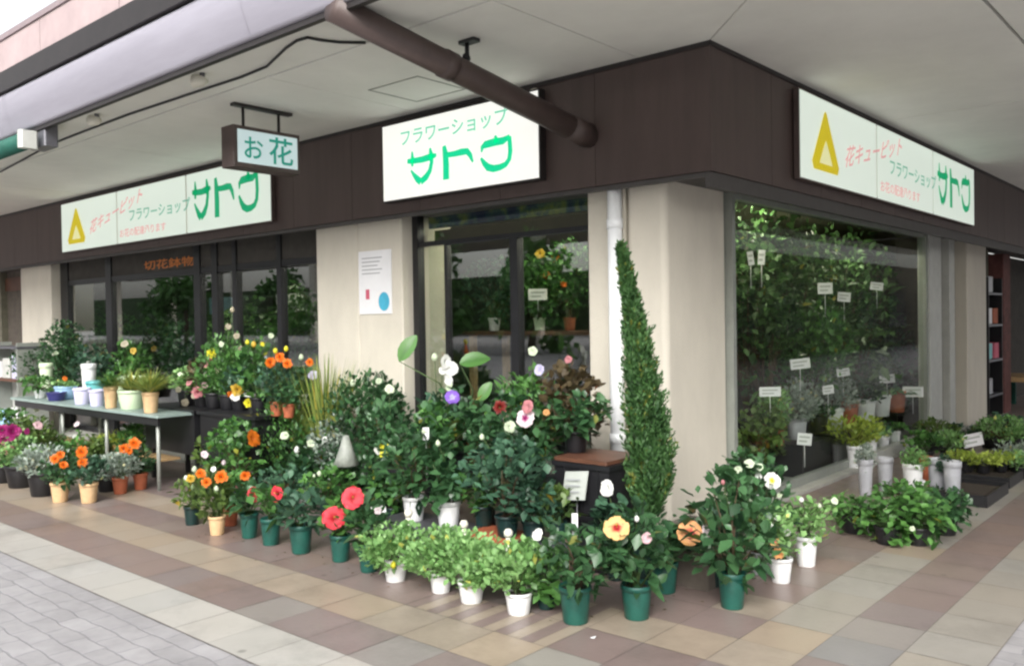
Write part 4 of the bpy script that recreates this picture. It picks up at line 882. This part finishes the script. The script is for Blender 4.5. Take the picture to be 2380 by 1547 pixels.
plant('black pot with a dark plant under the pale cone wrap', 806, 1150, ('yz', -.62, 0), ('black',66,78), 1035, 70, 'hib')
m_ = MB(); m_.lathe([(.0,.0),(.02,.0),(.062,.13),(.105,.23),(.10,.23),(.058,.13),(.016,.01)], 9); o = m_.build('flower_wrap', 'wrap_paper'); P = at(804, 1020, 1, -.80); o.location = (P.x, P.y, P.z+.03); o.rotation_euler = (math.pi, 0, 0); tag(o, 'pale cone-shaped paper wrap above the black pot in the display centre', 'wrap')
plant('dark plant between the cone wrap and the rack', 870, 1190, Z0, ('darkgreen',50,50), 1020, 110, 'hib')
plant('dark leafy filler plant behind the big red hibiscus bloom', 915, 1222, Z0, ('darkgreen',46,46), 1075, 120, 'hib')
plant('dark leafy plant just left of the big red hibiscus bloom', 765, 1205, Z0, ('darkgreen',46,46), 1085, 110, 'mid', [(742,1100,16,'bud','greenwhite')])
plant('low green plant between the orange blooms and the coral hibiscus', 660, 1195, Z0, ('darkgreen',44,44), 1080, 110, 'mid')
plant('green plant at the rack end beside the black crates', 1290, 1235, ('yz', -1.0, .2), ('darkgreen',44,44), 1130, 100, 'mid')
plant('silver-green bush left of the large dark rounded shrub', 775, 1140, ('yz', -.5, 0), ('black',50,50), 965, 110, 'silver')
plant('dark bush behind the marigolds beside the doorway', 500, 1130, ('yz', -.75, 0), ('black',50,50), 1000, 90, 'mid')
# flowers on the black stands
ST = ('yz', -.72, .72)
rows = [
 ('cream and green flowers on the stand nearest the doorway', 432, 'light', 850, 70, [(420,870,20,'small','greenwhite'),(440,890,22,'small','rose'),(415,905,20,'small','beige'),(450,860,18,'small','greenwhite'),(430,935,26,'small','beige')]),
 ('pink flower bunch on the stand nearest the doorway', 468, 'red', 830, 70, [(460,912,34,'pom','rose'),(475,895,22,'small','pink'),(490,838,26,'pom','rose'),(450,920,18,'small','beige'),(480,870,22,'small','palepink')]),
 ('yellow topped plant on the middle black stand', 495, 'mid', 800, 70, [(492,820,30,'pom','yellow'),(505,860,20,'small','beige'),(480,850,18,'small','rose'),(512,840,18,'small','lilac')]),
 ('tall bare stemmed plant with beige leaves on the middle stand', 528, 'spray', 770, 80, [(530,760,22,'small','beige'),(550,780,22,'small','beige'),(515,800,20,'small','greenwhite'),(560,810,20,'small','beige'),(540,720,16,'bud','beige')]),
 ('white and yellow flowers on the middle black stand', 556, 'mid', 850, 80, [(552,905,40,'pom','gold'),(548,922,32,'small','white'),(575,920,32,'small','white'),(578,936,30,'pom','yellow'),(535,915,22,'small','orange'),(590,880,18,'small','yellow')]),
 ('budded green plant behind the orange flowers', 600, 'mid', 790, 90, [(575,795,14,'bud','yellow'),(610,800,16,'small','yellow'),(590,800,18,'bud','gold'),(630,780,18,'small','greenwhite')])]
for lb, px, k, tp_, fw, fl in rows:
    plant(lb, px, 950, ST, ('black',44,36), tp_, fw, k, fl, off=.85)
plant('orange flowering plant in a terracotta pot on the stand by the pillar', 640, 942, ('yz', -.78, .72), ('terracotta',32,34), 838, 80, 'bush', [(628,842,32,'pom','orange'),(650,830,30,'pom','orange'),(668,845,30,'pom','orange'),(640,815,16,'bud','yellow'),(665,810,16,'bud','yellow')])
plant('second terracotta pot on the stand by the pillar, small leaves', 668, 945, ('yz', -.80, .72), ('terracotta',30,32), 880, 56, 'mid')
plant('plant with a blue-grey and orange bloom beside the pillar with the poster', 700, 950, ('yz', -.5, .72), ('white',34,44), 850, 64, 'mid', [(720,842,24,'pom','orange'),(728,872,34,'small','lilac'),(700,830,18,'bud','greenwhite')])
# far behind the table and stands, in front of the sliding doors
for i, (px, tp_, fw, k, fl, lb) in enumerate(((85,800,100,'bush',[(95,840,22,'small','greenwhite'),(120,850,20,'small','palepink')],'dark bush behind the left end of the pale table'),(150,745,90,'bush',[(130,820,16,'small','greenwhite')],'tall dark bush in front of the farthest stone pillar'),(215,800,80,'mid',[(205,845,30,'small','white')],'green bush behind the pale table with one white bloom'),(300,790,80,'mid',[(290,800,26,'small','beige'),(310,815,22,'small','gold')],'yellowish bush behind the pale table near the door'))):
    plant(lb, px, 950, ('yz', -.35, .5), ('black',50,40), tp_, fw, k, fl, seed=120+i, off=.7)
# on the left table
TT = .7005
plant('leafy trailing plant with a white flower at the left end of the pale table', 92, 932, ('yz', -1.1, TT), ('white',30,20), 872, 90, 'ivy', [(118,925,20,'small','white'),(85,950,22,'small','greenwhite')])
plant('tall tan pot of grassy leaves on the pale table, left of the basket', 255, 962, ('yz', -1.18, TT), ('tan',32,50), 848, 110, 'dwarfgrass')
plant('tan pot of grassy leaves at the right end of the pale table', 347, 962, ('yz', -1.18, TT), ('tan',38,48), 842, 120, 'dwarfgrass')
plant('pale beige basket of grass in the middle of the pale table', 303, 955, ('yz', -1.1, TT), ('lime',62,44), 846, 130, 'dwarfgrass')
plant('small plant in a light blue pot on the pale table', 150, 935, ('yz', -1.0, TT), ('blue',50,30), 880, 50, 'light', [(150,880,18,'small','orange')])
def crock(label, px, plane, pk, w_, h_, nm='flower_pot', cat='pot'):
    P = at(px, 800, 1, plane[0]); P.z = plane[1]; mpp = depth(P)/F; t = thing(nm, label, cat, P); potmesh(t, pk, w_*mpp/2, h_*mpp); return t
crock('lilac-white pot on the pale table, left of a matching pot', 188, (-1.17, TT), 'lilac', 40, 38); crock('lilac-white pot on the pale table next to the tall tan pot', 222, (-1.17, TT), 'lilac', 36, 38)
crock('navy tray pot near the left end of the pale table', 128, (-1.15, TT), 'navy', 44, 20)
crock('teal pot at the back of the pale table', 220, (-.85, TT), 'teal', 44, 44)
crock('lime-white bowl at the back of the pale table', 300, (-.82, TT), 'lime', 66, 62, 'plant_bowl', 'bowl')
crock('white cup-shaped pot at the back of the pale table', 205, (-.80, TT), 'white', 34, 80)
crock('beige tall pot at the back left of the pale table', 106, (-.78, TT), 'lime', 30, 70)
# ground under the table, left
plant('tan pot of orange marigolds, leftmost tan pot below the table', 140, 1165, Z0, ('tan',42,46), 1052, 80, 'bush', [(128,1066,30,'pom','orange'),(141,1056,24,'pom','orange'),(148,1080,26,'pom','orange')])
plant('tan pot with a tall orange bloom below the table', 207, 1167, Z0, ('tan',42,46), 1060, 74, 'bush', [(190,1050,36,'pom','orange'),(192,1074,28,'pom','orange')])
plant('terracotta pot of silver leaves below the table', 280, 1146, Z0, ('terracotta',36,38), 1050, 80, 'silver')
plant('terracotta pot with orange blooms at the right end under the table', 327, 1136, Z0, ('terracotta',34,38), 1030, 80, 'mid', [(288,1042,30,'pom','orange'),(312,1030,36,'pom','orange'),(300,1048,20,'pom','orange')], cx=312)
plant('black pot of grey-white leaves left of the tan pots', 102, 1150, Z0, ('black',70,56), 1030, 96, 'silver', [(118,1075,20,'small','white'),(150,1112,14,'small','magenta')])
plant('black pot of green leaves at the lower left', 52, 1130, Z0, ('black',74,52), 1010, 96, 'light', [(30,1002,44,'pom','magenta'),(88,988,30,'small','pink'),(62,1003,22,'small','magenta')])
plant('black pot of magenta flowers at the left picture edge', 8, 1120, Z0, ('black',60,40), 980, 90, 'mid', [(6,1000,40,'pom','magenta'),(34,1012,36,'pom','magenta'),(18,1045,34,'pom','rose'),(10,1022,30,'pom','magenta')])
plant('white pot with a small pale flower before the table leg', 128, 1090, Z0, ('white',26,40), 1000, 50, 'light', [(128,1010,18,'small','white'),(180,985,22,'small','palepink'),(175,1015,18,'small','white')])
plant('silver leaved plant between the tan pots and the terracotta pot', 250, 1140, Z0, ('black',50,34), 1060, 90, 'silver', [(236,1090,20,'small','white')])
plant('yellow-green plant on the ground under the table', 270, 1085, Z0, ('black',44,34), 1000, 90, 'yellow')
random.seed(77)
for i, (px, py) in enumerate(((1378,1482),)):
    P = at(px, py, 2, 0); o = MB().add([(-.012,-.01,.002),(.014,-.008,.004),(.011,.013,.010),(-.008,.012,.003)], [(0,1,2,3)]).build('paper_scrap', 'paper'); o.location = P; tag(o, 'tiny white scrap lying on the tiles before the green pots', 'litter')
lm = MB()
for i in range(46):
    t_ = random.random(); px = 430+t_*1420; py = 1230+min(t_, .62)/.62*215-max(0, t_-.62)/.38*120+random.gauss(0, 14); P = at(px, py, 2, 0)
    leaf(lm, Vector((P.x, P.y, .004)), Vector((random.uniform(-1,1), random.uniform(-1,1), random.uniform(0,.12))), random.uniform(.015,.035), random.uniform(.008,.018), Vector((0,0,1)), random.uniform(.3, 1), 0)
tag(lm.build('leaf_litter', 'leaf_red'), 'scattered dry leaf bits on the tiles along the pots', 'litter', kind='stuff')
for i, (px, py, tp_, fw, k, lb) in enumerate(((165,1112,1000,70,'mid','green plant under the pale table behind the tan pots'),(215,1108,1005,70,'bush','dark plant under the pale table behind the tall orange bloom'),(320,1100,985,80,'mid','green plant under the right end of the pale table'),(75,1100,965,90,'bush','dark plant under the left end of the pale table'),(35,1090,950,80,'mid','green plant behind the magenta flowers at the left edge'))):
    plant(lb, px, py, Z0, ('black',44,34), tp_, fw, k, seed=440+i)
# ------------------------------------------------------------------ inside the shop
for i, (x, y) in enumerate(((-.74, 2.2), (-.74, 4.9), (-2.2, .82), (-6.5, .82))):
    t = thing('ceiling_light', ['fluorescent ceiling light just inside the side window near the corner','fluorescent ceiling light just inside the far end of the side window','fluorescent ceiling light behind the middle window','fluorescent ceiling light behind the sliding doors'][i], 'lamp', (x, y, 2.66))
    MB().rbox(-.12, .12, -.62, .62, -.055, .03, .01).build('housing', 'white_wall', t)
    m_ = MB(); m_.tube([(-.05,-.58,-.08),(-.05,.58,-.08)], .014, 8); m_.tube([(.05,-.58,-.08),(.05,.58,-.08)], .014, 8); m_.build('tube', 'tube_light', t)
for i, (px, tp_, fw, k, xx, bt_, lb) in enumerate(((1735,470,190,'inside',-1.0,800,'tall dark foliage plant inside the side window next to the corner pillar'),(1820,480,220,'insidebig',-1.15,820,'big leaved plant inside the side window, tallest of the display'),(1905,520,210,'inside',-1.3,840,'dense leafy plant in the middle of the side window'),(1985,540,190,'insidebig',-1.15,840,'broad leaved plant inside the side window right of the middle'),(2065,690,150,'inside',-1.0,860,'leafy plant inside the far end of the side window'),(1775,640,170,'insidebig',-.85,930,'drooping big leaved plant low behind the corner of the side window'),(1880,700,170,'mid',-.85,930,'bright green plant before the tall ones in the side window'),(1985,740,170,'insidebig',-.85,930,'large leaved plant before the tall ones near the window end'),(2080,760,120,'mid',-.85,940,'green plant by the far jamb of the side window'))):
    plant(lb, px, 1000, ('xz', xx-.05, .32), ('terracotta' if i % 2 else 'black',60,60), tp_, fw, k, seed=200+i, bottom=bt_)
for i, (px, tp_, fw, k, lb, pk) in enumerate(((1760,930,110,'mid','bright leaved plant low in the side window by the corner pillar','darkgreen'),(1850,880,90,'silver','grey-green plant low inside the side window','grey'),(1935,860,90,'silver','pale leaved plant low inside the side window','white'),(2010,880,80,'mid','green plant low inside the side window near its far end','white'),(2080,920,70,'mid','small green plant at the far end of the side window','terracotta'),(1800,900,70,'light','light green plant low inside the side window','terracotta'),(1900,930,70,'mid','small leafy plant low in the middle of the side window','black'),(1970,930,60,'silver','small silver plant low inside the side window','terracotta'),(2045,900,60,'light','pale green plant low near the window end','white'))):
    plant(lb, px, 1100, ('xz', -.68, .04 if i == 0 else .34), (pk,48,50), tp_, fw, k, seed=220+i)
for i, (y, hh) in enumerate(((2.95,.30),(3.75,.30),(4.75,.28))):
    o = MB().rbox(-.19, .19, -.33, .33, 0, hh, .01).build('display_box', 'pot_black'); o.location = (-.70, y, .026); tag(o, ['black display box inside the side window, nearest the corner','middle black display box inside the side window','farthest black display box inside the side window'][i], 'box')
o = MB().rbox(-.22, .22, -2.6, 2.6, 0, .29, .01).build('display_plinth', 'interior_dark'); o.location = (-1.25, 3.9, .026); tag(o, 'long dark plinth for tall plants behind the side window', 'plinth')
for (px, py, w_, h_, x) in ((1918,670,34,26,-.6),(1962,690,30,22,-.6),(2038,665,30,18,-.6),(1860,845,46,24,-.55),(1790,910,50,22,-.55),(2062,880,36,20,-.55),(2122,910,48,24,-.5),(1925,905,26,20,-.55),(1960,865,30,18,-.55),(1870,1020,34,28,-.5),(1745,600,14,32,-.7),(1770,598,16,34,-.7)):
    card('small white price card among the plants behind the side window', px, py, (0, x), w_, h_, random.uniform(-.15,.15), group='price cards behind the side window', stake=.2)
t = thing('wooden_table', 'red-brown wooden table inside the middle window', 'table', (-2.2, 1.6, .024))
MB().rbox(-1.3, .75, -.3, .3, 1.33, 1.37, .006).build('table_top', 'wood_red', t)
for x in (-1.2, .65):
    for y in (-.25, .25): MB().box(x-.03, x+.03, y-.03, y+.03, .0, 1.329).build('leg', 'wood_tan', t)
for i, (px, k, tp_, fw, pk, fl, lb) in enumerate(((1150,'mid',600,150,'white',(),'dark foliage plant on the wooden table inside the middle window'),(1255,'mid',590,130,'lime',[(1255,590,30,'pom','gold'),(1270,640,24,'pom','orange'),(1290,600,26,'pom','orange')],'orange flowering plant on the wooden table inside the middle window'),(1325,'mid',560,120,'terracotta',[(1310,660,20,'pom','orange')],'tall plant on the right of the wooden table inside the middle window'))):
    plant(lb, px, 760, ('yz', 1.5, 1.395), (pk,30,30), tp_, fw, k, fl, seed=240+i, off=.8)
card('small white card above the wooden table inside the middle window', 1250, 684, (1, 1.2), 44, 26, 0, stake=.1)
t = thing('storage_shelf', 'dark storage shelf deep inside the shop behind the sliding doors', 'shelf', (-8.6, 2.2, .024))
for z in (.05, .6, 1.1, 1.6): MB().box(-1.5, 1.5, -.25, .25, z, z+.03).build('shelf_board', 'interior_dark', t)
for x in (-1.52, 0, 1.52): MB().box(x-.02, x+.02, -.25, .25, 0, 1.9).build('upright', 'grey_metal', t)
for i, (x, z, m3) in enumerate(((-1.1,.64,'pot_grey'),(-.5,1.14,'paper'),(.4,1.14,'pot_lilac'),(.9,1.64,'paper'),(-.9,1.64,'pot_blue'),(.8,.64,'cream'))):
    o = MB().rbox(-.2, .2, -.15, .15, 0, .25, .01).build('goods_box', m3); o.location = (-8.6+x, 2.2, .024+z+.001)
    tag(o, ['grey box on the storage shelf inside the shop','white box on the storage shelf inside, left of the lilac box','lilac box on the storage shelf inside the shop','white box on the top board of the storage shelf inside','light blue box on the top board of the storage shelf inside','cream box on the storage shelf inside the shop'][i], 'box')
for i, (px, tp_, k, lb) in enumerate(((200,700,'inside','dark plant just inside the sliding doors at the left'),(350,740,'inside','dark plant just inside the middle of the sliding doors'),(600,690,'insidebig','broad leaved plant inside the right-hand sliding door'),(690,660,'inside','leafy plant inside the shop beside the pillar with the poster'),(275,730,'mid','green plant just inside the second sliding door'),(440,740,'mid','green plant inside the third sliding door'),(540,720,'light','light green plant inside the shop behind the middle stand'),(640,735,'mid','green plant inside the shop behind the orange flowers'))):
    plant(lb, px, 1000, ('yz', 1.0, .03), ('terracotta',50,50), tp_, 110, k, [(px+8,tp_+70,18,'pom','gold')] if i == 1 else (), seed=260+i, bottom=900)
# right-hand recess
t = thing('goods_rack', 'dark goods rack with red and white items in the recess right of the side pillar', 'rack', (-.45, 8.95, 0))
for z in (.3, .8, 1.3, 1.75): MB().box(-.2, .16, -.4, .4, z, z+.03).build('shelf_board', 'grey_metal', t)
for y in (-.41, .41): MB().box(-.2, .16, y-.01, y+.01, 0, 2.0).build('upright', 'black_frame', t)
for i, (y, z, m3, lb) in enumerate(((-.2,1.34,'paper','bright white box on the rack beside the side pillar'),(.15,1.34,'pot_terracotta','red-brown box on the rack beside the side pillar'),(-.2,.84,'pot_teal','green box on the rack beside the side pillar'),(.2,.84,'poster_red','dark red box on the rack beside the side pillar'),(-.2,.34,'pot_grey','grey box low on the rack beside the side pillar'),(-.15,1.79,'pot_grey','grey box on top of the rack beside the side pillar'))):
    o = MB().rbox(-.12, .12, -.13, .13, 0, .22, .01).build('goods_box', m3); o.location = (-.44, 8.95+y, z+.001); tag(o, lb, 'box')
t = thing('wooden_bench', 'wooden topped low bench at the right edge in the recess', 'bench', (-.1, 10.7, 0))
MB().rbox(-.5, .3, -.5, .5, .42, .50, .01).build('bench_top', 'wood_tan', t)
for x in (-.4, .2):
    for y in (-.4, .4): MB().box(x-.04, x+.04, y-.04, y+.04, 0, .419).build('leg', 'awning_green', t)
# ------------------------------------------------------------------ the other side of the plaza (out of view, added to shape the reflections in the glass)
OB = thing('opposite_building', 'low dark arcade building across the plaza mirrored in the glass', 'building', (-8, -34, 0))  # unseen arcade, left open below so a bright sky band reflects
MB().box(-90, 40, -8, 0, 6.7, 15).build('upper_wall', 'far_brown', OB)
for x in range(-88, 41, 11): MB().box(x-.3, x+.3, -.7, -.1, 0, 6.69).build('pillar', 'pillar_stone', OB)
for i, x in enumerate(range(-36, 40, 6)):
    for z in (7.6, 11): f_ = MB().box(x-1.6, x+1.6, .002, .06, z, z+2).build('window', 'window_dark', OB)
tag(MB().box(-150, 70, -62, -60, 0, 6.0).build('clipped_hedge', 'hedge_green'), 'long clipped hedge beyond the plaza arcade, mirrored in the glass', 'hedge')  # unseen, added to bound the reflected sky band from below
def tree(label, loc, h, r, seed):  # unseen tree, added to break up the reflection in the glass
    random.seed(seed); t = thing('street_tree', label, 'tree', loc)
    m_ = MB(); m_.tube([(0,0,0),(.05,0,h*.3),(0,.05,h*.6)], [.2,.15,.08], 10); m_.build('trunk', 'bark', t)
    m_ = MB(); cl = [(Vector((random.gauss(0,.42)*r, random.gauss(0,.42)*r, h*.6+random.gauss(0,.2)*h)), random.gauss(.5,.15)) for _ in range(22)]
    for i in range(1500):
        c, tb = random.choice(cl); leaf(m_, c+rnd_dir()*random.uniform(0,.5)*r, rnd_dir(), .45, .3, rnd_dir(), max(0,min(.9,tb+random.gauss(0,.15))), .2)
    m_.build('crown', 'leaf_mid', t)
for i, (x, y, h, r) in enumerate(((-22,-24,4.6,1.9),(-30,-25,5.2,2.2),(-41,-24,4.4,1.8),(-14,-24,4.0,1.7),(-54,-25,5.6,2.4))):
    tree(['small leafy tree across the plaza, second from the right in the mirror image','rounded leafy tree across the plaza, middle one of the mirror image','low leafy tree across the plaza, left of the middle in the mirror image','lowest leafy tree across the plaza, nearest in the mirror image','widest leafy tree across the plaza, farthest in the mirror image'][i], (x, y, 0), h, r, 500+i)
SB_ = thing('side_building', 'dark brown building facing the side window across the passage', 'building', (9.5, 14, 0))  # unseen, added to keep bright reflections out of the side window
MB().box(0, 6, -16, 30, 0, 3.7).build('wall', 'far_brown', SB_)
for y in range(-13, 29, 4):
    for z in (.9,): MB().box(-.05, -.002, y-1.2, y+1.2, z, z+1.6).build('window', 'window_dark', SB_)
